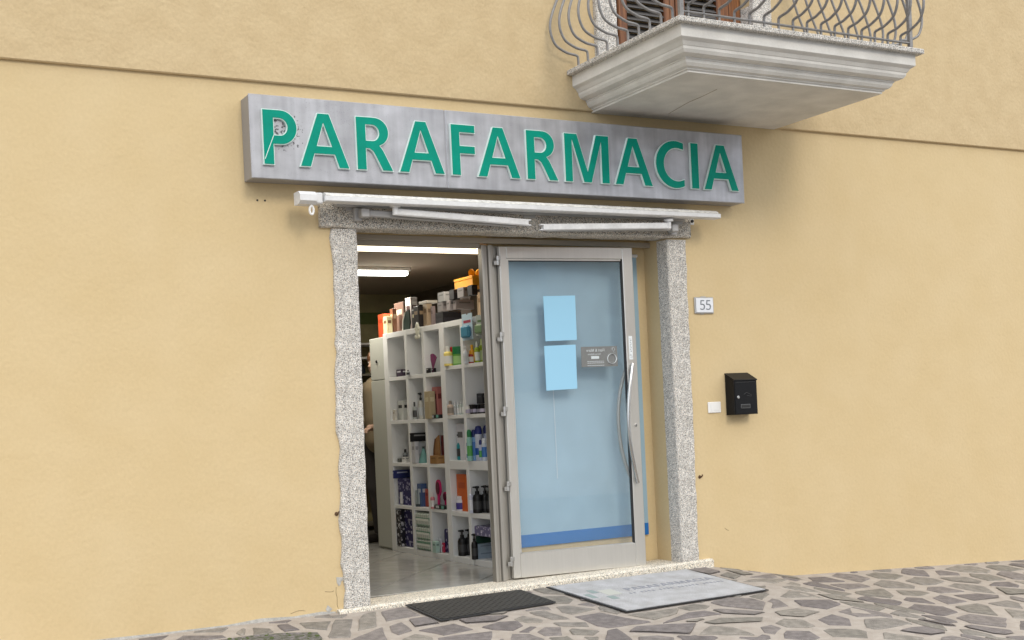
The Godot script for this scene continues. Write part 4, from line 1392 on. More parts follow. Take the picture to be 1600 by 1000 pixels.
# ------------------------------------------------------------------ mats
# a mat lying on the sloping paving, given its four corners far-left, far-right, near-right, near-left
func mat_sheet(c: Array, h0: float, h1: float, inset: float, n := 8) -> SurfaceTool:
	var cen: Vector2 = (c[0] + c[1] + c[2] + c[3]) / 4.0
	var q := []
	for p in c:
		q.append(p + (cen - p).normalized() * inset * 1.3)
	var st := mb()
	var f := func(u: float, v: float, h: float) -> Vector3:
		var p: Vector2 = (q[0] as Vector2).lerp(q[1], u).lerp((q[3] as Vector2).lerp(q[2], u), v)
		return Vector3(p.x, ground(p.x, p.y) + h, p.y)
	for i in n:
		for k in n:
			var u0 := float(i) / n
			var u1 := float(i + 1) / n
			var v0 := float(k) / n
			var v1 := float(k + 1) / n
			quad(st, f.call(u0, v0, h1), f.call(u1, v0, h1), f.call(u1, v1, h1), f.call(u0, v1, h1), Vector3.UP)
	for i in n:
		var a := float(i) / n
		var b := float(i + 1) / n
		quad(st, f.call(a, 0, h0), f.call(b, 0, h0), f.call(b, 0, h1), f.call(a, 0, h1), Vector3(0, 0, -1))
		quad(st, f.call(a, 1, h0), f.call(b, 1, h0), f.call(b, 1, h1), f.call(a, 1, h1), Vector3(0, 0, 1))
		quad(st, f.call(0, a, h0), f.call(0, b, h0), f.call(0, b, h1), f.call(0, a, h1), Vector3(-1, 0, 0))
		quad(st, f.call(1, a, h0), f.call(1, b, h0), f.call(1, b, h1), f.call(1, a, h1), Vector3(1, 0, 0))
	return st

func build_mats() -> void:
	var t := thing("rubber_mat", "black ribbed rubber mat before the open doorway", "doormat")
	var c := [Vector2(0.180, 0.072), Vector2(0.995, 0.056), Vector2(1.022, 0.442), Vector2(0.206, 0.510)]
	part(t, "rubber_base", mat_sheet(c, 0.0095, 0.0165, 0.0), M.rubber_edge)
	part(t, "woven_top", mat_sheet(c, 0.016, 0.0195, 0.012), M.rubber)
	t = thing("carpet_mat", "pale grey carpet mat printed PARAFARMACIA with black rubber border", "doormat")
	c = [Vector2(1.178, 0.062), Vector2(2.312, 0.058), Vector2(2.392, 0.812), Vector2(1.262, 0.852)]
	part(t, "rubber_border", mat_sheet(c, 0.0095, 0.0150, 0.0), M.rubber_edge)
	part(t, "carpet_pile", mat_sheet(c, 0.0145, 0.0190, 0.017), M.carpet)
	# print, lying in the mat's own plane
	var o: Vector2 = c[0]
	var ux := ((c[1] - c[0]) as Vector2).normalized()
	var pr := Node3D.new()
	pr.name = "print"
	t.add_child(pr, true)
	pr.position = Vector3(o.x, ground(o.x, o.y) + 0.0196, o.y)
	var xa := Vector3(ux.x, (ground(c[1].x, c[1].y) - ground(o.x, o.y)) / (c[1] - c[0]).length(), ux.y).normalized()
	var za := Vector3(-ux.y, -0.1, ux.x).normalized()
	var ya := za.cross(xa).normalized()
	pr.basis = Basis(xa, -za, ya)
	text(pr, "lettering", "PARAFARMACIA", 0.066, 0.0006, M.print_grey, Vector3(0.74, -0.325, 0.0), 700)
	rng.seed = 3
	for k in 26:
		if k in [2, 7, 12, 19]:
			continue
		bx(pr, "lettering", Vector3(0.36 + k * 0.029, -0.442 + rng.randf_range(-0.003, 0.003), 0.0), Vector3(0.374 + k * 0.029, -0.414 + rng.randf_range(-0.006, 0.004), 0.0005), M.print_grey, 0.0)
	for q in [[0.155, -0.32, 0.20, -0.235], [0.082, -0.43, 0.125, -0.32], [0.182, -0.51, 0.235, -0.43]]:
		bx(pr, "emblem", Vector3(q[0], q[1], 0.0), Vector3(q[2], q[3], 0.0006), M.print_green, 0.0)
	bx(pr, "emblem", Vector3(0.215, -0.41, 0.0), Vector3(0.32, -0.27, 0.0004), M.print_lime, 0.0)

# ------------------------------------------------------------------ shelving along the shop's right wall
func build_shelving() -> void:
	var X0 := 1.30
	var X1 := 1.69
	var units := [["far white cube shelf unit, three columns wide, beside the pale cabinet", -2.695, [[-2.695, -2.605], [-2.262, -2.217], [-1.932, -1.888], [-1.609, -1.571]], [0.046, 0.435, 0.786, 1.140, 1.498, 1.868], [0.044, 0.026, 0.026, 0.030, 0.030, 0.042]], ["near white cube shelf unit, two columns wide, beside the door post", -1.569, [[-1.569, -1.529], [-1.249, -1.206], [-0.905, -0.815]], [0.046, 0.430, 0.816, 1.161, 1.533, 1.868], [0.044, 0.033, 0.066, 0.028, 0.028, 0.042]]]
	for u in units:
		var t := thing("cube_shelf", u[0], "shelf", Vector3(X0, 0.046, u[1]), 0.0, "white cube shelf units")
		var o := t.position
		var cols: Array = u[2]
		for i in cols.size():
			var c: Array = cols[i]
			bx(t, "upright", Vector3(X0, 0.046, c[0]) - o, Vector3(X1, 1.868, c[1]) - o, M.shelf, 0.002)
		for i in range(cols.size() - 1):
			var zl: float = cols[i][1] + 0.0005
			var zh: float = cols[i + 1][0] - 0.0005
			for r in u[3].size():
				var top: float = u[3][r]
				var thk: float = u[4][r]
				if r == 0:
					bx(t, "board", Vector3(X0 + 0.002, 0.0465, zl) - o, Vector3(X1 - 0.01, 0.0895, zh) - o, M.shelf, 0.001)
				else:
					bx(t, "board", Vector3(X0 + 0.002, top - thk, zl) - o, Vector3(X1 - 0.01, top - 0.0005, zh) - o, M.shelf, 0.001)
		bx(t, "back_board", Vector3(X1 + 0.001, 0.05, cols[0][0]) - o, Vector3(X1 + 0.012, 1.86, cols[-1][1]) - o, M.shelf, 0.0)
	var t := thing("tall_cabinet", "narrow pale tall cabinet with two doors at the far end of the shelves", "cabinet", Vector3(1.31, 0.046, -3.0))
	bx(t, "carcass", Vector3(0.015, 0.0, 0.0), Vector3(0.38, 1.80, 0.302), M.cabinet, 0.002)
	bx(t, "door", Vector3(-0.006, 0.02, 0.002), Vector3(0.0145, 1.438, 0.300), M.cabinet, 0.003)
	bx(t, "door", Vector3(-0.006, 1.444, 0.002), Vector3(0.0145, 1.80, 0.300), M.cabinet, 0.003)
	var st := mb()
	lathe(st, [Vector2(0, 0.012), Vector2(0.010, 0.011), Vector2(0.013, 0.006), Vector2(0.008, 0.0)], 12)
	var k := part(t, "knob", st, M.dark)
	k.position = Vector3(-0.006, 1.60, 0.15)
	k.rotation.z = PI / 2

# ------------------------------------------------------------------ goods: name, label, category, kind, x of the front, z of the far side, base y, width along z, height, depth along x, colours
const GOODS := [
	["cosmetic_case","small dark purple case with clear lid on the top shelf of the far column","case","box",1.360,-2.583,1.498,0.109,0.062,0.065,[45,30,50],[200,200,205]],
	["candle_box","clear box with a black lid strip, third shelf up at the far end","box","box",1.360,-2.587,1.140,0.109,0.159,0.065,[190,192,188],[25,25,25]],
	["perfume_box","tiny white perfume box in the far column above the floral gift box","box","box",1.360,-2.550,0.786,0.068,0.045,0.041,[215,215,212],[120,120,120]],
	["perfume_bottle","small clear perfume bottle standing behind the tiny white box","bottle","bottle",1.380,-2.584,0.786,0.041,0.108,0.041,[150,155,158],[60,60,62]],
	["grey_carton","small grey carton at the far left of the perfume shelf","box","box",1.340,-2.597,0.786,0.041,0.035,0.024,[95,98,92],[40,40,40]],
	["floral_gift_box","large navy gift box with pale flowers on the second shelf, far column","gift box","flower",1.330,-2.591,0.435,0.264,0.219,0.160,[38,34,95],[225,225,240]],
	["blue_hat_box","blue box with a white bow lying on top of the navy gift box","gift box","box",1.290,-2.592,0.655,0.015,0.067,0.160,[52,60,120],[200,205,230]],
	["white_tube","slim white tube beside the navy gift box, far column","tube","tube",1.300,-2.502,0.435,0.028,0.109,0.028,[215,215,215],[180,180,180]],
	["floral_gift_bag","tall navy gift bag with white flowers on the bottom shelf, far column","gift bag","flower",1.340,-2.577,0.090,0.220,0.304,0.160,[28,24,85],[235,235,240]],
	["black_floral_bag","black gift bag with small flowers at the far end of the bottom shelf","gift bag","flower",1.300,-2.592,0.090,0.088,0.303,0.160,[18,18,30],[220,220,225]],
	["white_pump_bottle","tall white bottle with dark cap, second column, third shelf up","bottle","pump",1.360,-2.199,1.140,0.048,0.215,0.048,[205,205,200],[50,50,50]],
	["hair_dryer_box","white carton carrying the black hair dryer case","box","box",1.300,-2.211,0.786,0.061,0.175,0.037,[195,195,200],[150,150,155]],
	["hair_dryer_case","black hair dryer case lying across the white carton, second column","case","box",1.280,-2.191,0.961,0.012,0.070,0.160,[20,20,24],[150,150,150]],
	["teal_cone","pale teal cone shaped pack below the black hair dryer case","pack","cone",1.330,-2.190,0.786,0.090,0.132,0.090,[120,170,165],[60,80,80]],
	["silver_tube","silver cream tube nearest the far end of its row, second column","tube","tube",1.300,-2.191,0.435,0.021,0.134,0.021,[150,160,160],[60,70,72]],
	["silver_tube","silver cream tube, second of the row in the second column","tube","tube",1.320,-2.190,0.435,0.028,0.133,0.028,[170,180,182],[70,80,82]],
	["silver_tube","silver cream tube, third of the row in the second column","tube","tube",1.350,-2.194,0.435,0.028,0.126,0.028,[160,170,175],[50,60,62]],
	["coral_box","coral red box at the right of the silver tubes","box","box",1.360,-2.122,0.435,0.061,0.143,0.037,[190,90,75],[150,60,50]],
	["tissue_pack","upper pack of white and green printed tissues, bottom shelf second column","tissue pack","plaid",1.300,-2.211,0.281,0.275,0.111,0.160,[205,205,200],[60,120,90]],
	["tissue_pack","middle pack of white and green printed tissues, bottom shelf second column","tissue pack","plaid",1.300,-2.211,0.173,0.275,0.106,0.160,[205,205,200],[60,120,90]],
	["tissue_pack","lowest pack of white and green printed tissues, bottom shelf second column","tissue pack","plaid",1.300,-2.211,0.090,0.275,0.090,0.160,[205,205,200],[60,120,90]],
	["pink_fan","magenta folding fan leaning in the third column, top shelf","fan","fan",1.340,-1.867,1.498,0.155,0.154,0.015,[150,40,110],[90,30,70]],
	["black_box","small black box in front of the magenta fan, left one","box","box",1.300,-1.865,1.498,0.041,0.039,0.024,[22,20,26],[200,200,200]],
	["black_box","small black box in front of the magenta fan, right one","box","box",1.350,-1.877,1.498,0.041,0.038,0.024,[22,20,26],[200,200,200]],
	["gold_brush_bag","clear bag of gold hair ornaments, third column","bag","box",1.280,-1.882,1.140,0.088,0.215,0.053,[175,160,130],[200,190,160]],
	["pink_tube","dusty pink tube beside the clear ornament bag","tube","tube",1.350,-1.864,1.140,0.028,0.159,0.028,[185,130,150],[120,70,90]],
	["purple_tube","dark purple tube at the right of the dusty pink tube","tube","tube",1.380,-1.873,1.140,0.034,0.208,0.034,[60,45,85],[40,30,60]],
	["rose_box","rose coloured box standing behind the tubes in the third column","box","box",1.350,-1.880,1.140,0.082,0.248,0.049,[185,115,110],[120,60,60]],
	["price_tray","black display tray with white stripes, third column, third shelf up","tray","tray",1.300,-1.879,1.140,0.202,0.030,0.050,[22,24,28],[230,230,230]],
	["wooden_board","long tan wooden hair brush board leaning in the third column","board","board",1.330,-1.864,0.786,0.107,0.222,0.015,[150,110,70],[110,75,45]],
	["wooden_tray","low tan wooden tray in front of the brush board","tray","box",1.300,-1.871,0.786,0.122,0.064,0.073,[160,120,75],[120,85,50]],
	["red_box","dark red box beside the wooden brush board","box","box",1.400,-1.870,0.786,0.034,0.219,0.020,[120,40,40],[80,20,20]],
	["pink_hair_brush","tall pink paddle hair brush in the third column","hair brush","brush",1.330,-1.867,0.435,0.097,0.228,0.015,[205,40,110],[90,10,45]],
	["pink_hair_brush","short pink hair brush leaning right of the tall pink brush","hair brush","brush",1.360,-1.802,0.435,0.087,0.132,0.015,[205,40,110],[90,10,45]],
	["price_tray","black display tray with white stripes below the pink brushes","tray","tray",1.300,-1.873,0.435,0.218,0.030,0.050,[22,26,26],[230,230,230]],
	["navy_floral_box","narrow navy box with white flowers, third column bottom shelf","gift box","flower",1.360,-1.804,0.090,0.099,0.183,0.160,[34,28,90],[225,225,235]],
	["red_card_box","thin red box beside the narrow navy flower box","box","box",1.340,-1.809,0.090,0.027,0.077,0.016,[190,50,80],[220,200,205]],
	["white_card","pale card standing at the left of the thin red box","card","box",1.340,-1.879,0.090,0.049,0.113,0.015,[220,222,230],[200,200,210]],
	["lotion_bottle","white bottle with yellow label, first on the upper shelf of the near unit","bottle","bottle",1.280,-1.525,1.533,0.069,0.148,0.069,[235,215,120],[230,230,225]],
	["spray_can","red spray can beside the yellow labelled bottle","spray can","can",1.330,-1.508,1.533,0.034,0.147,0.034,[190,70,40],[190,30,40]],
	["shampoo_bottle","green bottle with dark green cap between the red can and white bottle","bottle","cap",1.340,-1.507,1.533,0.097,0.145,0.097,[90,150,60],[20,110,60]],
	["pump_bottle","white pump bottle right of the green capped bottle","bottle","pump",1.280,-1.190,1.533,0.041,0.130,0.041,[215,220,225],[235,235,235]],
	["small_red_bottle","small red and white bottle on the upper near shelf","bottle","bottle",1.320,-1.190,1.533,0.048,0.096,0.048,[180,60,50],[225,220,215]],
	["orange_bottle","orange bottle behind the small red bottle","bottle","bottle",1.330,-1.184,1.533,0.041,0.138,0.041,[225,160,40],[230,170,40]],
	["lime_bottle","lime green bottle with white cap, left of the two lime bottles","bottle","bottle",1.360,-1.160,1.533,0.041,0.159,0.041,[150,175,40],[230,235,225]],
	["lime_bottle","taller lime green bottle, right of the two lime bottles","bottle","bottle",1.400,-1.180,1.533,0.062,0.181,0.062,[165,190,50],[200,215,150]],
	["small_bottle","pale amber bottle, first of the five small bottles, near unit","bottle","bottle",1.290,-1.517,1.161,0.048,0.108,0.048,[205,185,170],[150,140,130]],
	["small_bottle","slim white bottle, second of the five small bottles, near unit","bottle","bottle",1.350,-1.520,1.161,0.021,0.102,0.021,[215,220,220],[235,235,235]],
	["small_bottle","slim white bottle, third of the five small bottles, near unit","bottle","bottle",1.360,-1.485,1.161,0.021,0.101,0.021,[205,215,215],[235,235,235]],
	["small_bottle","clear bottle, fourth of the five small bottles, near unit","bottle","bottle",1.360,-1.442,1.161,0.021,0.109,0.021,[195,205,200],[225,228,225]],
	["small_bottle","clear bottle, fifth of the five small bottles, near unit","bottle","bottle",1.360,-1.404,1.161,0.028,0.108,0.028,[190,200,195],[225,228,225]],
	["black_cream_box","left black box with pale label in the near column, third shelf up","box","band",1.320,-1.199,1.161,0.054,0.070,0.033,[18,18,22],[200,195,215]],
	["black_cream_box","middle black box with pale label in the near column, third shelf up","box","band",1.360,-1.184,1.161,0.054,0.068,0.033,[18,18,22],[205,200,215]],
	["black_cream_box","right black box with pale label in the near column, third shelf up","box","band",1.360,-1.092,1.161,0.061,0.070,0.037,[18,18,22],[200,195,215]],
	["black_gift_box","black box stacked on the black labelled boxes","box","box",1.390,-1.201,1.235,0.088,0.075,0.053,[20,20,26],[60,60,70]],
	["printed_card","white card with black script behind the teal pump bottle","card","box",1.360,-1.506,0.816,0.126,0.275,0.015,[215,215,222],[90,90,90]],
	["teal_pump_bottle","teal pump bottle with black head in the near unit","bottle","pump",1.350,-1.523,0.816,0.083,0.198,0.083,[35,140,150],[18,20,24]],
	["spray_can","white and blue spray can with green cap, near unit","spray can","can",1.280,-1.195,0.816,0.041,0.232,0.041,[150,200,190],[30,120,70]],
	["spray_can","light blue spray can with dark blue cap behind the others","spray can","can",1.320,-1.201,0.816,0.041,0.230,0.041,[120,165,210],[25,40,100]],
	["spray_can","stout white spray can with domed navy cap","spray can","can",1.340,-1.193,0.816,0.062,0.257,0.062,[205,210,225],[40,50,120]],
	["spray_can","small white and blue can in front of the stout can","spray can","can",1.340,-1.117,0.816,0.028,0.154,0.028,[190,200,225],[30,40,110]],
	["spray_can","white spray can with blue specks, near end of its shelf","spray can","can",1.340,-1.076,0.816,0.041,0.167,0.041,[205,215,230],[225,230,235]],
	["spray_can","tall pale can with navy cap at the near end, behind","spray can","can",1.410,-1.189,0.816,0.055,0.259,0.055,[195,200,220],[40,50,110]],
	["orange_box","flat orange box standing at the back of the near unit","box","box",1.350,-1.521,0.430,0.170,0.279,0.020,[215,100,30],[190,80,20]],
	["pill_bottle","squat white bottle with purple label under the orange box","bottle","jarband",1.320,-1.515,0.430,0.076,0.113,0.076,[225,225,232],[70,60,140]],
	["white_dropper","small white bottle with purple label right of the squat bottle","bottle","bottle",1.360,-1.436,0.430,0.034,0.130,0.034,[150,150,200],[230,230,235]],
	["white_dropper","taller pale bottle at the right of the purple labelled bottles","bottle","bottle",1.280,-1.202,0.430,0.034,0.190,0.034,[205,208,225],[230,230,235]],
	["black_shampoo_bottle","black shampoo bottle in front, second shelf of the near column","bottle","pump",1.300,-1.200,0.430,0.076,0.200,0.076,[16,16,18],[10,10,12]],
	["black_shampoo_bottle","black shampoo bottle behind the front one, second shelf of the near column","bottle","pump",1.370,-1.191,0.430,0.062,0.200,0.062,[18,18,20],[10,10,12]],
	["black_shampoo_bottle","black shampoo bottle at the near end, second shelf of the near column","bottle","pump",1.380,-1.139,0.430,0.062,0.200,0.062,[15,15,17],[10,10,12]],
	["black_pump_bottle","left black pump bottle on the bottom shelf of the near unit","bottle","pump",1.320,-1.513,0.089,0.069,0.198,0.069,[16,16,18],[10,10,12]],
	["black_pump_bottle","right black pump bottle on the bottom shelf of the near unit","bottle","pump",1.380,-1.518,0.089,0.076,0.198,0.076,[18,18,20],[10,10,12]],
	["grey_blue_box","lowest grey blue carton of the stack at the near end","box","box",1.320,-1.186,0.089,0.012,0.053,0.160,[150,165,178],[120,130,140]],
	["grey_blue_box","upper grey blue carton of the stack at the near end","box","box",1.320,-1.186,0.140,0.012,0.060,0.160,[145,160,172],[120,130,140]],
	["dark_green_box","dark green box on the grey blue cartons","box","box",1.320,-1.186,0.203,0.012,0.057,0.160,[30,60,48],[20,40,30]],
	["lilac_floral_box","lilac patterned box on top of the bottom near stack","gift box","flower",1.320,-1.202,0.263,0.293,0.072,0.160,[110,105,140],[225,222,235]],
	["tall_green_box","tall narrow dark green box at the near end of the bottom shelf","box","box",1.330,-0.952,0.089,0.034,0.211,0.020,[28,70,52],[20,50,40]],
	["cream_box","cream carton with a small brown mark on the far top of the shelf","box","box",1.360,-2.809,1.868,0.082,0.155,0.049,[215,205,165],[120,85,60]],
	["orange_bag","orange paper bag behind the cream carton","bag","box",1.460,-3.154,1.868,0.122,0.204,0.073,[205,85,50],[170,60,35]],
	["wall_card","brown display card with pale print on top of the far unit","card","box",1.500,-2.884,1.868,0.194,0.276,0.015,[110,88,78],[190,180,165]],
	["dark_green_board","dark green display board with a pale edge on the far unit","board","board",1.360,-2.411,1.868,0.146,0.170,0.015,[16,40,32],[210,210,200]],
	["ornament_bouquet","black display stand with silver curls on top of the far unit","stand","box",1.420,-2.352,1.868,0.088,0.171,0.053,[30,26,26],[170,160,130]],
	["white_figure","white ornament figure hanging over the shelf edge","ornament","figure",1.280,-2.001,1.765,0.100,0.138,0.030,[205,205,190],[160,160,150]],
	["kraft_roll","tan carton at the right of the display stand","box","box",1.380,-2.044,1.868,0.075,0.189,0.045,[170,150,125],[130,110,90]],
	["mauve_box","mauve grey carton between the tan carton and black boxes","box","box",1.400,-1.944,1.868,0.041,0.162,0.024,[140,125,125],[110,95,95]],
	["flat_white_pack","white flat pack lying over the tan carton","pack","box",1.380,-2.117,2.060,0.156,0.022,0.094,[205,200,190],[190,185,175]],
	["black_carton","wide black carton at the base of the stack on the near unit","box","band",1.360,-1.779,1.868,0.136,0.092,0.160,[20,18,22],[40,38,44]],
	["grey_carton","left grey carton above the wide black carton","box","box",1.360,-1.733,1.962,0.088,0.073,0.053,[135,130,130],[100,95,95]],
	["grey_carton","middle grey carton above the wide black carton","box","box",1.360,-1.575,1.962,0.061,0.073,0.037,[140,134,134],[100,95,95]],
	["grey_carton","long grey carton at the right above the wide black carton","box","box",1.380,-1.505,1.962,0.048,0.073,0.160,[135,128,128],[100,95,95]],
	["light_grey_box","light grey box topmost left of the carton stack","box","box",1.360,-1.721,2.037,0.116,0.075,0.069,[150,150,150],[110,110,110]],
	["black_top_box","black box right of the topmost light grey box","box","box",1.360,-1.520,2.037,0.082,0.075,0.049,[22,20,24],[40,38,44]],
	["grey_top_box","grey box between the two black topmost boxes","box","box",1.360,-1.379,2.037,0.102,0.075,0.061,[130,126,126],[100,95,95]],
	["black_top_box","black box at the right end of the topmost row","box","box",1.360,-1.210,2.037,0.075,0.075,0.045,[20,18,22],[40,38,44]],
	["yellow_gift_box","yellow gift box with a heart shaped bow on the carton stack","gift box","bow",1.400,-1.502,2.114,0.306,0.076,0.183,[235,160,20],[225,165,30]],
	["beige_pouch","beige paper pouch right of the carton stack","pouch","box",1.460,-1.258,1.868,0.122,0.198,0.073,[190,165,135],[150,120,95]],
	["hanging_pack","pale blue blister pack hanging at the near upper shelf","pack","pack",1.270,-1.150,1.700,0.164,0.201,0.035,[190,215,230],[70,140,170]],
	["hanging_pack","clear bag of white soaps hanging right of the blue blister pack","pack","pack",1.280,-0.946,1.720,0.157,0.154,0.035,[175,185,180],[120,150,110]],
	["glass_vial","small glass vial right of the dark purple case, top far shelf","vial","bottle",1.280,-2.211,1.498,0.028,0.043,0.028,[175,180,182],[60,60,62]],
	["soap_box","pale soap box at the far side of the clear box with black lid strip","box","box",1.310,-2.579,1.140,0.041,0.088,0.024,[200,196,188],[150,140,130]],
	["grey_bottle","slim grey bottle left of the tall white bottle with dark cap","bottle","bottle",1.310,-2.192,1.140,0.034,0.140,0.034,[170,175,172],[70,70,72]],
	["blue_carton","small blue carton in the second column behind the silver tubes","box","box",1.330,-2.205,0.435,0.082,0.185,0.049,[70,95,140],[190,195,205]],
	["mint_box","pale mint box on the bottom shelf of the third column","box","box",1.290,-1.879,0.090,0.061,0.089,0.037,[175,205,195],[120,150,140]],
	["black_pump_bottle","nearest black pump bottle on the bottom shelf of the near unit","bottle","pump",1.280,-1.202,0.089,0.048,0.191,0.048,[16,16,18],[10,10,12]],
	["white_jar","white jar at the left of the five small bottles, near unit","jar","jarband",1.280,-1.187,1.161,0.034,0.061,0.034,[225,225,222],[180,175,200]],
	["silver_box","silver striped box behind the dark green board, far unit","box","box",1.580,-2.821,1.868,0.109,0.316,0.065,[165,160,158],[70,55,55]],
	["black_basket","black basket left of the tan carton on the far unit","basket","box",1.340,-2.141,1.868,0.095,0.176,0.057,[28,24,24],[140,120,95]],
	["brown_carton","brown carton between the cream carton and display card","box","box",1.420,-2.797,1.868,0.061,0.221,0.037,[120,80,60],[190,170,140]],
	["grey_pouch","grey pouch standing behind the carton stack near the door","pouch","box",1.600,-1.811,1.868,0.012,0.278,0.085,[120,112,108],[90,85,82]],
	["pink_bottle","small pink bottle in the second column above the tissue packs","bottle","bottle",1.280,-1.867,0.435,0.034,0.126,0.034,[205,130,140],[225,220,220]],
	["blue_spray","blue capped white bottle left of the green capped spray can","bottle","can",1.280,-1.202,0.816,0.028,0.143,0.028,[205,212,225],[45,70,150]],
]

func build_goods() -> void:
	var cache := {}
	var get := func(c: Array, rough := 0.45) -> StandardMaterial3D:
		var key := str(c) + str(rough)
		if not cache.has(key):
			cache[key] = mat(c8(c), rough)
		return cache[key]
	var k := 0
	for g in GOODS:
		k += 1
		var kind: String = g[3]
		var W: float = g[7]
		var H: float = g[8]
		var D: float = g[9]
		var round_ := kind in ["bottle", "pump", "can", "tube", "cap", "jarband", "cone"]
		var at := Vector3(g[4], g[6] + 0.0005, g[5])
		if round_:
			at = Vector3(g[4] + W * 0.5, g[6] + 0.0005, g[5] + W * 0.5)
		var t := thing(g[0], g[1], g[2], at, 0.0, "goods on the white shelves")
		var m1: StandardMaterial3D = get.call(g[10])
		var m2: StandardMaterial3D = get.call(g[11])
		var R := W * 0.5
		var st := mb()
		match kind:
			"bottle", "jarband":
				var sq := 0.74 if kind == "bottle" else 0.80
				var nr := R * (0.42 if kind == "bottle" else 0.72)
				lathe(st, [Vector2(0, 0), Vector2(R * 0.94, 0), Vector2(R, R * 0.08), Vector2(R, H * sq * 0.88), Vector2(R * 0.85, H * sq * 0.96), Vector2(nr, H * sq)], 18)
				part(t, "body", st, m1)
				st = mb()
				lathe(st, [Vector2(nr, H * sq), Vector2(nr * 1.12, H * sq), Vector2(nr * 1.12, H * 0.98), Vector2(nr * 0.95, H), Vector2(0, H)], 16)
				part(t, "cap", st, m2 if kind == "bottle" else m1)
				st = mb()
				lathe(st, [Vector2(R * 1.012, H * 0.12), Vector2(R * 1.012, H * sq * 0.7)], 18)
				part(t, "label", st, m2)
			"cap":
				lathe(st, [Vector2(0, 0), Vector2(R * 0.96, 0), Vector2(R, R * 0.06), Vector2(R, H * 0.58), Vector2(R * 0.98, H * 0.6)], 20)
				part(t, "body", st, m1)
				st = mb()
				lathe(st, [Vector2(R * 1.01, H * 0.6), Vector2(R * 1.01, H * 0.96), Vector2(R * 0.92, H), Vector2(0, H)], 20)
				part(t, "cap", st, m2)
				st = mb()
				lathe(st, [Vector2(R * 1.012, H * 0.1), Vector2(R * 1.012, H * 0.5)], 20)
				part(t, "label", st, get.call([150, 190, 120]))
			"pump":
				lathe(st, [Vector2(0, 0), Vector2(R * 0.94, 0), Vector2(R, R * 0.1), Vector2(R, H * 0.56), Vector2(R * 0.8, H * 0.66), Vector2(R * 0.34, H * 0.71)], 18)
				part(t, "body", st, m1)
				st = mb()
				lathe(st, [Vector2(R * 0.42, H * 0.70), Vector2(R * 0.42, H * 0.80), Vector2(R * 0.2, H * 0.81), Vector2(R * 0.2, H * 0.90), Vector2(R * 0.45, H * 0.91), Vector2(R * 0.42, H * 0.99), Vector2(0, H)], 14)
				box(st, Vector3(-R * 0.9, H * 0.93, -R * 0.2), Vector3(0, H * 0.985, R * 0.2), 0.002)
				part(t, "pump_head", st, m2)
				st = mb()
				lathe(st, [Vector2(R * 1.012, H * 0.14), Vector2(R * 1.012, H * 0.44)], 18)
				part(t, "label", st, get.call([60, 60, 62]) if g[10][0] < 40 else get.call([205, 210, 212]))
			"can":
				lathe(st, [Vector2(0, 0), Vector2(R * 0.92, 0), Vector2(R, R * 0.12), Vector2(R, H * 0.70), Vector2(R * 0.82, H * 0.76)], 18)
				part(t, "body", st, m1)
				st = mb()
				lathe(st, [Vector2(R * 0.84, H * 0.755), Vector2(R * 0.84, H * 0.90), Vector2(R * 0.62, H * 0.98), Vector2(0, H)], 18)
				part(t, "cap", st, m2)
				st = mb()
				lathe(st, [Vector2(R * 1.012, H * 0.16), Vector2(R * 1.012, H * (0.36 + 0.12 * (k % 3)))], 18)
				part(t, "label", st, get.call([[40, 90, 170], [90, 170, 90], [70, 120, 190]][k % 3]))
			"tube":
				lathe(st, [Vector2(0, 0), Vector2(R * 0.9, 0), Vector2(R * 0.9, H * 0.16)], 14)
				part(t, "cap", st, m2)
				st = mb()
				lathe(st, [Vector2(R * 0.9, H * 0.16), Vector2(R, H * 0.2), Vector2(R * 0.95, H * 0.7), Vector2(R * 0.8, H * 0.98), Vector2(0, H)], 14)
				part(t, "body", st, m1)
			"cone":
				lathe(st, [Vector2(0, 0), Vector2(R * 0.97, 0), Vector2(R, 0.004), Vector2(R * 0.2, H * 0.9), Vector2(0, H * 0.92)], 20)
				part(t, "body", st, m1)
				st = mb()
				lathe(st, [Vector2(R * 0.24, H * 0.87), Vector2(R * 0.24, H), Vector2(0, H)], 12)
				part(t, "tip", st, m2)
			"flower", "plaid":
				var key := "t" + str(g[10]) + kind
				if not cache.has(key):
					var m := mat(Color.WHITE, 0.5)
					m.albedo_texture = flower_tex(128, k, c8(g[10]), c8(g[11])) if kind == "flower" else plaid_tex(96, c8(g[10]), c8(g[11]))
					m.uv1_triplanar = true
					m.uv1_scale = Vector3.ONE * (5.5 if kind == "flower" else 9.0)
					cache[key] = m
				box(st, Vector3(0, 0, 0), Vector3(D, H, W), 0.006 if kind == "flower" else 0.014)
				part(t, "wrapped_body", st, cache[key])
				if g[2] == "gift bag":
					st = mb()
					tube(st, smooth_path([Vector3(D * 0.5, H - 0.004, W * 0.3), Vector3(D * 0.5, H + 0.008, W * 0.4), Vector3(D * 0.5, H + 0.008, W * 0.6), Vector3(D * 0.5, H - 0.004, W * 0.7)], 4), 0.002, 5)
					part(t, "handle", st, m2)
				elif kind == "plaid":
					bx(t, "flap", Vector3(-0.001, H * 0.42, W * 0.05), Vector3(0.0, H * 0.58, W * 0.95), get.call([225, 228, 222]), 0.0)
			"band":
				box(st, Vector3(0, 0, 0), Vector3(D, H, W), 0.002)
				part(t, "carton", st, m1)
				bx(t, "label", Vector3(-0.0008, H * 0.16, W * 0.06), Vector3(0.0, H * 0.52, W * 0.94), m2, 0.0)
				bx(t, "label", Vector3(D * 0.06, H * 0.16, W), Vector3(D * 0.94, H * 0.52, W + 0.0008), m2, 0.0)
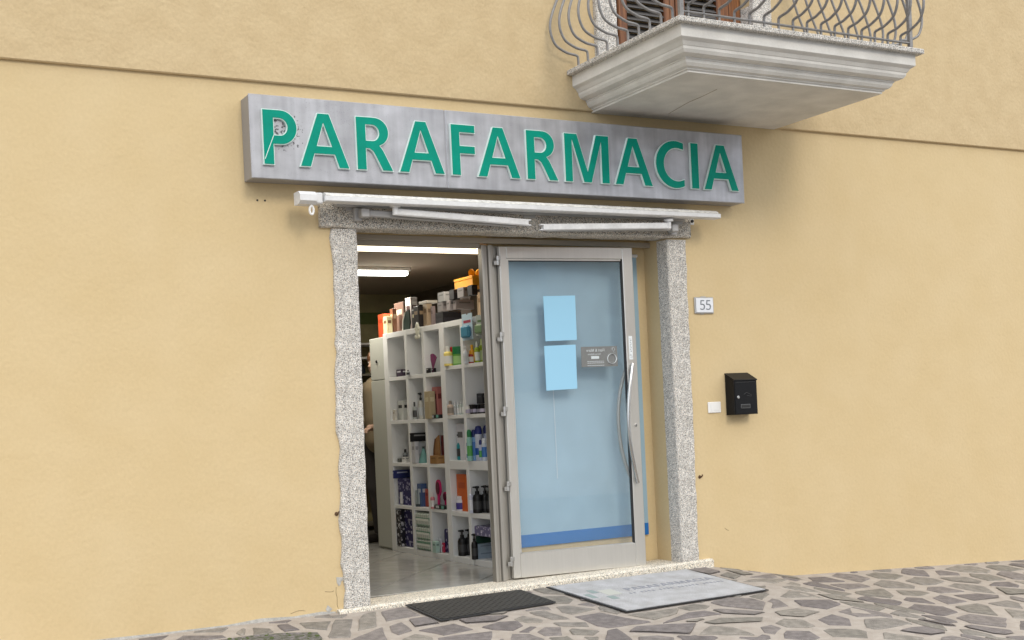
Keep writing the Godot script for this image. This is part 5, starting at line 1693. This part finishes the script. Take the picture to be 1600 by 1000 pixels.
			"tray":
				box(st, Vector3(0, 0, 0), Vector3(D, H, W), 0.003)
				part(t, "tray_body", st, m1)
				for i in 3:
					bx(t, "stripe", Vector3(-0.001, H * 0.2, W * (0.34 + i * 0.09)), Vector3(0.0, H * 0.85, W * (0.38 + i * 0.09)), m2, 0.0)
				bx(t, "teal_tag", Vector3(-0.001, H * 0.15, W * 0.78), Vector3(0.0, H * 0.9, W * 0.97), get.call([110, 175, 160]), 0.0)
			"brush":
				# paddle brush standing on its handle, face to the room
				var pts := []
				for i in 22:
					var a := TAU * i / 22.0
					pts.append([W * 0.5 + W * 0.46 * cos(a), H * 0.70 + H * 0.29 * sin(a)])
				slab(st, pv(pts), 0.0, D * 0.8)
				var q := part(t, "paddle", laid(st, Transform3D(Basis(Vector3(0, 0, 1), Vector3(0, 1, 0), Vector3(-1, 0, 0)), Vector3(D, 0, 0))), m1)
				st = mb()
				tube(st, [Vector3(D * 0.5, 0.002, W * 0.42), Vector3(D * 0.5, H * 0.42, W * 0.5)], W * 0.12, 8)
				part(t, "handle", st, m1)
				st = mb()
				pts = []
				for i in 18:
					var a := TAU * i / 18.0
					pts.append([W * 0.5 + W * 0.30 * cos(a), H * 0.70 + H * 0.21 * sin(a)])
				slab(st, pv(pts), 0.0, 0.006)
				part(q, "bristle_pad", laid(st, Transform3D(Basis(Vector3(0, 0, 1), Vector3(0, 1, 0), Vector3(-1, 0, 0)), Vector3(D * 0.2, 0, 0))), m2)
			"fan":
				for i in 9:
					var a := deg_to_rad(52.0 + i * 7.0)
					var rib := mb()
					bar_zy(rib, Vector3(0.004 + i * 0.0012, 0.004, W * 0.12), Vector3(0.004 + i * 0.0012, H * 0.98 * sin(a) , W * 0.12 + W * 0.8 * cos(a) * 1.2), W * 0.09, 0.001)
					part(t, "leaf", rib, m1 if i % 2 else m2)
			"board":
				slab(st, pv([[0, 0], [W * 0.8, 0], [W, H * 0.35], [W * 0.92, H], [W * 0.45, H * 0.9], [W * 0.12, H * 0.5]]), 0.0, 0.012)
				part(t, "board", laid(st, Transform3D(Basis(Vector3(0, 0, 1), Vector3(0, 1, 0), Vector3(-1, 0, 0)), Vector3(0.013, 0, 0))), m1)
				st = mb()
				tube(st, [Vector3(-0.002, H * 0.06, W * 0.04), Vector3(-0.002, H * 0.5, W * 0.14), Vector3(-0.002, H * 0.88, W * 0.44)], 0.005, 6)
				part(t, "edge_strip", st, m2)
			"figure":
				# a flat ornament of stacked rounded lobes with a ribbon
				for q in [[0.5, 0.80, 0.30], [0.28, 0.66, 0.2], [0.72, 0.66, 0.2], [0.5, 0.45, 0.34], [0.26, 0.18, 0.2], [0.74, 0.18, 0.2]]:
					var lobe := mb()
					lathe(lobe, [Vector2(0, 0.010), Vector2(W * q[2] * 0.7, 0.008), Vector2(W * q[2], 0.0), Vector2(W * q[2] * 0.7, -0.008), Vector2(0, -0.010)], 12)
					var o := part(t, "lobe", lobe, m1)
					o.position = Vector3(0.0, H * q[1], W * q[0])
					o.rotation.z = PI / 2
				tube(st, [Vector3(0.0, H * 0.9, W * 0.5), Vector3(0.012, H + 0.0, W * 0.5)], 0.003, 5)
				part(t, "ribbon", st, m2)
			"bow":
				box(st, Vector3(0, 0, 0), Vector3(D, H * 0.72, W), 0.003)
				part(t, "carton", st, m1)
				bx(t, "lid", Vector3(-0.003, H * 0.72, -0.003), Vector3(D + 0.003, H, W + 0.003), m1, 0.003)
				for s in [-1.0, 1.0]:
					var lobe := mb()
					lathe(lobe, [Vector2(0, 0.006), Vector2(0.026, 0.005), Vector2(0.034, 0.0), Vector2(0.026, -0.005), Vector2(0, -0.006)], 14)
					var o := part(t, "bow_loop", lobe, m2)
					o.position = Vector3(D * 0.5 + s * 0.034, H + 0.030, W * 0.6)
					o.rotation = Vector3(PI / 2, 0, s * 0.3)
			"pack":
				slab(st, pv([[0, 0], [W, 0], [W, H * 0.96], [W * 0.6, H * 0.96], [W * 0.55, H * 0.92], [W * 0.45, H * 0.92], [W * 0.4, H * 0.96], [0, H * 0.96]]), 0.0, 0.002)
				part(t, "card", laid(st, Transform3D(Basis(Vector3(0, 0, 1), Vector3(0, 1, 0), Vector3(-1, 0, 0)), Vector3(0.004, 0, 0))), m1)
				bx(t, "blister", Vector3(-0.028, H * 0.08, W * 0.12), Vector3(0.0015, H * 0.52, W * 0.88), m2, 0.012)
				bx(t, "headline", Vector3(0.0012, H * 0.62, W * 0.15), Vector3(0.0018, H * 0.72, W * 0.85), get.call([170, 60, 80] if k % 2 else [90, 120, 80]), 0.0)
				bx(t, "hang_strip", Vector3(0.004, H * 0.86, W * 0.44), Vector3(0.0295, H * 0.9, W * 0.56), m1, 0.0)
			_:
				box(st, Vector3(0, 0, 0), Vector3(D, H, W), 0.002)
				part(t, "carton", st, m1)
				if H > 0.03 and D > 0.012:
					bx(t, "print", Vector3(-0.0007, H * 0.62, W * 0.18), Vector3(0.0, H * 0.78, W * 0.82), m2, 0.0)
					if D > 0.03:
						bx(t, "print", Vector3(D * 0.2, H * 0.62, W), Vector3(D * 0.8, H * 0.78, W + 0.0007), m2, 0.0)

func bar_zy(st: SurfaceTool, A: Vector3, B: Vector3, w: float, d: float) -> void:
	var t := (B - A).normalized()
	var u := Vector3(0, -t.z, t.y) * w * 0.5
	var x := Vector3(d * 0.5, 0, 0)
	quad(st, A - u * 0.3 - x, A + u * 0.3 - x, B + u - x, B - u - x, Vector3(-1, 0, 0))
	quad(st, A - u * 0.3 + x, A + u * 0.3 + x, B + u + x, B - u + x, Vector3(1, 0, 0))
	quad(st, A - u * 0.3 - x, A - u * 0.3 + x, B - u + x, B - u - x, -u)
	quad(st, A + u * 0.3 - x, A + u * 0.3 + x, B + u + x, B + u - x, u)
	quad(st, B - u - x, B - u + x, B + u + x, B + u - x, t)

# ------------------------------------------------------------------ the back of the shop
func build_back() -> void:
	var r := thing("wall_rack", "dark rack of shelves on the back wall of the shop", "rack", Vector3(1.62, 0.046, -4.96))
	var tone := mat(lin(0.22, 0.20, 0.16), 0.5)
	for x in [0.0, 0.86]:
		bx(r, "upright", Vector3(x, 0.0, 0.0), Vector3(x + 0.03, 2.0, 0.34), tone, 0.002)
	for y in [0.05, 0.52, 0.70, 0.93, 1.18, 1.36, 1.55, 1.72, 1.86]:
		bx(r, "shelf_board", Vector3(0.0305, y, 0.002), Vector3(0.8595, y + 0.02, 0.34), tone if y < 1.7 else M.plate, 0.001)
	bx(r, "name_strip", Vector3(0.02, 0.868, 0.341), Vector3(0.87, 0.945, 0.352), M.dark, 0.001)
	var y0 := 0.046
	for g in [["glass_jar", "teal jar on the lower shelf of the back rack", "jar", 1.70, 0.72, 0.045, 0.12, [60, 120, 120]], ["glass_jar", "second teal jar on the lower shelf of the back rack", "jar", 1.80, 0.72, 0.045, 0.12, [70, 125, 125]], ["glass_jar", "pale jar on the low shelf of the back rack", "jar", 1.70, 0.54, 0.045, 0.12, [150, 165, 150]], ["glass_jar", "second pale jar on the low shelf of the back rack", "jar", 1.81, 0.54, 0.045, 0.12, [140, 160, 150]], ["glass_jar", "olive jar at mid height of the back rack", "jar", 1.85, 1.20, 0.05, 0.12, [110, 105, 60]], ["glass_jar", "brown jar at mid height of the back rack", "jar", 1.74, 1.20, 0.05, 0.11, [120, 85, 55]], ["dark_tin", "dark blue tin on the upper shelf of the back rack", "tin", 1.80, 1.57, 0.055, 0.10, [35, 45, 60]], ["dark_tin", "second dark blue tin on the upper shelf of the back rack", "tin", 1.93, 1.57, 0.055, 0.10, [40, 48, 58]], ["green_tin", "olive green tin on the back rack below the dark tins", "tin", 1.92, 1.38, 0.06, 0.12, [95, 110, 50]], ["black_pouch", "black pouch on the topmost shelf of the back rack", "pouch", 1.80, 1.74, 0.035, 0.10, [20, 20, 22]], ["black_pouch", "second black pouch on the topmost shelf of the back rack", "pouch", 1.91, 1.74, 0.035, 0.10, [20, 20, 22]], ["cream_pouch", "cream pouch between the black pouches of the back rack", "pouch", 1.86, 1.74, 0.02, 0.08, [215, 210, 190]]]:
		var t := thing(g[0], g[1], g[2], Vector3(g[3], g[4] + y0 + 0.0005, -4.78), 0.0, "goods on the back rack")
		var R: float = g[5]
		var H: float = g[6]
		var st := mb()
		lathe(st, [Vector2(0, 0), Vector2(R * 0.95, 0), Vector2(R, 0.004), Vector2(R, H * 0.75), Vector2(R * 0.8, H * 0.82)], 16)
		part(t, "body", st, mat(c8(g[7]), 0.4))
		st = mb()
		lathe(st, [Vector2(R * 0.84, H * 0.82), Vector2(R * 0.84, H * 0.97), Vector2(R * 0.78, H), Vector2(0, H)], 16)
		part(t, "lid", st, mat(c8([g[7][0] * 0.6, g[7][1] * 0.6, g[7][2] * 0.6]), 0.4))
	build_person(Vector3(1.55, 0.046, -3.42))

# someone behind the tall cabinet, mostly hidden by it: one continuous body meshed from tapered bones
func build_person(at: Vector3) -> void:
	var p := thing("person", "person with long brown hair and tan top behind the tall cabinet", "person", at, deg_to_rad(-70.0))
	# faces +z of its own axes; joints: from, to, radius, radius
	var body := [
		[Vector3(0, 0.93, 0), Vector3(0, 1.12, 0.0), 0.135, 0.115], [Vector3(0, 1.12, 0), Vector3(0, 1.36, 0.0), 0.12, 0.135],
		[Vector3(-0.13, 1.38, -0.01), Vector3(0.13, 1.38, -0.01), 0.07, 0.07],
		[Vector3(-0.17, 1.37, -0.01), Vector3(-0.22, 1.09, -0.02), 0.052, 0.044], [Vector3(-0.22, 1.09, -0.02), Vector3(-0.16, 1.04, 0.20), 0.042, 0.032],
		[Vector3(0.17, 1.37, -0.01), Vector3(0.22, 1.09, -0.02), 0.052, 0.044], [Vector3(0.22, 1.09, -0.02), Vector3(0.16, 1.04, 0.20), 0.042, 0.032]]
	var legs := [[Vector3(-0.08, 0.92, 0), Vector3(-0.09, 0.49, 0.01), 0.095, 0.062], [Vector3(-0.09, 0.49, 0.01), Vector3(-0.09, 0.08, -0.02), 0.06, 0.04], [Vector3(0.08, 0.92, 0), Vector3(0.09, 0.49, 0.01), 0.095, 0.062], [Vector3(0.09, 0.49, 0.01), Vector3(0.09, 0.08, -0.02), 0.06, 0.04], [Vector3(-0.05, 0.92, 0), Vector3(0.05, 0.92, 0), 0.12, 0.12]]
	var shoes := [[Vector3(-0.09, 0.045, -0.04), Vector3(-0.10, 0.035, 0.13), 0.045, 0.035], [Vector3(0.09, 0.045, -0.04), Vector3(0.10, 0.035, 0.13), 0.045, 0.035]]
	var skin := [[Vector3(0, 1.42, -0.005), Vector3(0, 1.54, 0.0), 0.05, 0.05], [Vector3(0, 1.585, 0.02), Vector3(0, 1.66, 0.0), 0.068, 0.09], [Vector3(0, 1.555, 0.05), Vector3(0, 1.56, 0.06), 0.04, 0.035], [Vector3(0, 1.60, 0.095), Vector3(0, 1.585, 0.112), 0.012, 0.012], [Vector3(-0.085, 1.60, 0), Vector3(-0.085, 1.63, -0.005), 0.014, 0.016], [Vector3(0.085, 1.60, 0), Vector3(0.085, 1.63, -0.005), 0.014, 0.016]]
	var hands := []
	for s in [-1.0, 1.0]:
		hands.append([Vector3(s * 0.16, 1.04, 0.20), Vector3(s * 0.15, 1.035, 0.27), 0.026, 0.03])
		for f in 4:
			var b := Vector3(s * (0.125 + f * 0.017), 1.03, 0.285)
			hands.append([b, b + Vector3(0, -0.012, 0.035), 0.009, 0.008])
			hands.append([b + Vector3(0, -0.012, 0.035), b + Vector3(0, -0.035, 0.045), 0.008, 0.007])
		hands.append([Vector3(s * 0.125, 1.035, 0.24), Vector3(s * 0.105, 1.03, 0.275), 0.010, 0.009])
	var hair := [[Vector3(0, 1.655, -0.02), Vector3(0, 1.64, -0.025), 0.108, 0.108], [Vector3(-0.05, 1.60, -0.06), Vector3(-0.07, 1.46, -0.06), 0.06, 0.045], [Vector3(0.05, 1.60, -0.06), Vector3(0.07, 1.46, -0.06), 0.06, 0.045], [Vector3(0, 1.60, -0.07), Vector3(0, 1.44, -0.07), 0.065, 0.05]]
	part(p, "body", blob(legs + body + skin, 0.02, 0.03), mat(lin(0.45, 0.29, 0.21), 0.6))
	part(p, "hands", blob(hands, 0.005, 0.008), mat(lin(0.45, 0.29, 0.21), 0.6))
	var grown := func(a: Array, by: float) -> Array:
		var o := []
		for q in a:
			o.append([q[0], q[1], q[2] + by, q[3] + by])
		return o
	part(p, "top", blob(grown.call(body, 0.012), 0.018, 0.03), mat(lin(0.20, 0.155, 0.095), 0.9))
	part(p, "trousers", blob(grown.call(legs, 0.01), 0.02, 0.03), mat(lin(0.035, 0.03, 0.03), 0.9))
	part(p, "shoes", blob(shoes, 0.014, 0.02), mat(lin(0.03, 0.025, 0.022), 0.5))
	part(p, "hair", blob(hair, 0.014, 0.03), mat(lin(0.16, 0.07, 0.032), 0.6))
	for s in [-1.0, 1.0]:
		var st := mb()
		lathe(st, [Vector2(0, 0.011), Vector2(0.008, 0.008), Vector2(0.011, 0.0), Vector2(0.008, -0.008), Vector2(0, -0.011)], 10, Vector3(s * 0.032, 1.622, 0.074))
		part(p, "eye", st, mat(lin(0.5, 0.48, 0.45), 0.3))

func bone_distance(p: Vector3, b: Array) -> float:
	var a: Vector3 = b[0]
	var d: Vector3 = b[1] - a
	var t := clampf((p - a).dot(d) / maxf(d.length_squared(), 1e-9), 0.0, 1.0)
	return p.distance_to(a + d * t) - lerpf(b[2], b[3], t)

# smooth union of tapered capsules, meshed as surface nets
func blob(bones: Array, cell: float, k: float) -> SurfaceTool:
	var lo := Vector3.ONE * 99
	var hi := -lo
	for b in bones:
		var r: float = maxf(b[2], b[3]) + cell * 2.0 + k * 0.5
		for e in 2:
			lo = lo.min(b[e] - Vector3.ONE * r)
			hi = hi.max(b[e] + Vector3.ONE * r)
	var n := Vector3i(((hi - lo) / cell).ceil()) + Vector3i.ONE
	var f := PackedFloat32Array()
	f.resize(n.x * n.y * n.z)
	f.fill(1.0)
	for b in bones:
		var r: float = maxf(b[2], b[3]) + cell * 2.0 + k
		var p0 := Vector3i(((b[0].min(b[1]) - Vector3.ONE * r - lo) / cell).floor()).clamp(Vector3i.ZERO, n - Vector3i.ONE)
		var p1 := Vector3i(((b[0].max(b[1]) + Vector3.ONE * r - lo) / cell).ceil()).clamp(Vector3i.ZERO, n - Vector3i.ONE)
		for z in range(p0.z, p1.z + 1):
			for y in range(p0.y, p1.y + 1):
				for x in range(p0.x, p1.x + 1):
					var i := (z * n.y + y) * n.x + x
					var d := bone_distance(lo + Vector3(x, y, z) * cell, b)
					var o := f[i]
					var h := clampf(0.5 + 0.5 * (o - d) / k, 0.0, 1.0)
					f[i] = lerpf(o, d, h) - k * h * (1.0 - h)
	var ids := {}
	var pts := PackedVector3Array()
	var cs := [Vector3i(0, 0, 0), Vector3i(1, 0, 0), Vector3i(0, 1, 0), Vector3i(1, 1, 0), Vector3i(0, 0, 1), Vector3i(1, 0, 1), Vector3i(0, 1, 1), Vector3i(1, 1, 1)]
	var es := [[0, 1], [2, 3], [4, 5], [6, 7], [0, 2], [1, 3], [4, 6], [5, 7], [0, 4], [1, 5], [2, 6], [3, 7]]
	for z in n.z - 1:
		for y in n.y - 1:
			for x in n.x - 1:
				var i := (z * n.y + y) * n.x + x
				var v := [f[i], f[i + 1], f[i + n.x], f[i + n.x + 1], f[i + n.x * n.y], f[i + n.x * n.y + 1], f[i + n.x * n.y + n.x], f[i + n.x * n.y + n.x + 1]]
				var neg := 0
				for q in v:
					if q < 0.0:
						neg += 1
				if neg == 0 or neg == 8:
					continue
				var s := Vector3.ZERO
				var c := 0
				for e in es:
					var a: float = v[e[0]]
					var b: float = v[e[1]]
					if (a < 0.0) != (b < 0.0):
						s += Vector3(cs[e[0]]).lerp(Vector3(cs[e[1]]), a / (a - b))
						c += 1
				ids[Vector3i(x, y, z)] = pts.size()
				pts.append(lo + (Vector3(x, y, z) + s / c) * cell)
	var st := mb()
	var grad := func(p: Vector3) -> Vector3:
		var g := Vector3.ZERO
		var best := 1e9
		for b in bones:
			var a: Vector3 = b[0]
			var d: Vector3 = b[1] - a
			var t := clampf((p - a).dot(d) / maxf(d.length_squared(), 1e-9), 0.0, 1.0)
			var q := p - (a + d * t)
			var w := exp(-maxf(0.0, q.length() - lerpf(b[2], b[3], t)) / (k * 0.35))
			g += q.normalized() * w
		return g.normalized()
	var nrm := PackedVector3Array()
	for p in pts:
		nrm.append(grad.call(p))
	var ax := [Vector3i(1, 0, 0), Vector3i(0, 1, 0), Vector3i(0, 0, 1)]
	var strd := [1, n.x, n.x * n.y]
	for z in range(1, n.z - 1):
		for y in range(1, n.y - 1):
			for x in range(1, n.x - 1):
				var i := (z * n.y + y) * n.x + x
				for a in 3:
					if (f[i] < 0.0) == (f[i + strd[a]] < 0.0):
						continue
					var u: Vector3i = ax[(a + 1) % 3]
					var w: Vector3i = ax[(a + 2) % 3]
					var o := Vector3i(x, y, z)
					var q := [o, o - u, o - u - w, o - w]
					var ok := true
					for e in q:
						if not ids.has(e):
							ok = false
					if not ok:
						continue
					var A: int = ids[q[0]]
					var B: int = ids[q[1]]
					var C: int = ids[q[2]]
					var E: int = ids[q[3]]
					tri3(st, pts[A], pts[B], pts[C], nrm[A], nrm[B], nrm[C])
					tri3(st, pts[A], pts[C], pts[E], nrm[A], nrm[C], nrm[E])
	return st

# ------------------------------------------------------------------ added unseen across the street, for the door glass and metal to mirror
func build_added_street() -> void:
	var w := thing("added_garden_wall", "long pale garden wall added across the street for the door glass to mirror", "wall", Vector3(-6, -0.45, 14.0))  # unseen wall, added to give the glass a pale lower reflection
	bx(w, "masonry", Vector3(0, 0, 0), Vector3(30, 1.9, 0.25), M.mould, 0.02)
	bx(w, "coping", Vector3(-0.05, 1.9, -0.05), Vector3(30.05, 1.98, 0.30), M.granite_grey, 0.01)
	var h := thing("added_far_house", "brown rendered house with shuttered windows, added across the street for the door glass to mirror", "building", Vector3(2, -0.45, 19.0))  # unseen house, added to give the glass a darker upper reflection
	var tone := world_tex(mat(lin(0.22, 0.17, 0.12), 0.9), M.plaster.albedo_texture, 0.4)
	bx(h, "wall", Vector3(0, 0, 0), Vector3(16, 6.2, 8), tone, 0.02)
	var st := mb()
	sweep_x(st, pv([[-0.6, 6.1], [-0.6, 6.22], [4.0, 8.2], [8.6, 6.22], [8.6, 6.1]]), -0.5, 16.5)
	part(h, "roof", st, mat(lin(0.24, 0.11, 0.07), 0.9))
	for x in [1.5, 5.0, 8.5, 12.0]:
		for y in [1.0, 3.9]:
			var f := bx(h, "window", Vector3(x, y, -0.05), Vector3(x + 1.1, y + 1.5, 0.0), M.louvre, 0.01)
			bx(f, "sill", Vector3(x - 0.1, y - 0.08, -0.14), Vector3(x + 1.2, y, 0.0), M.granite_grey, 0.01)
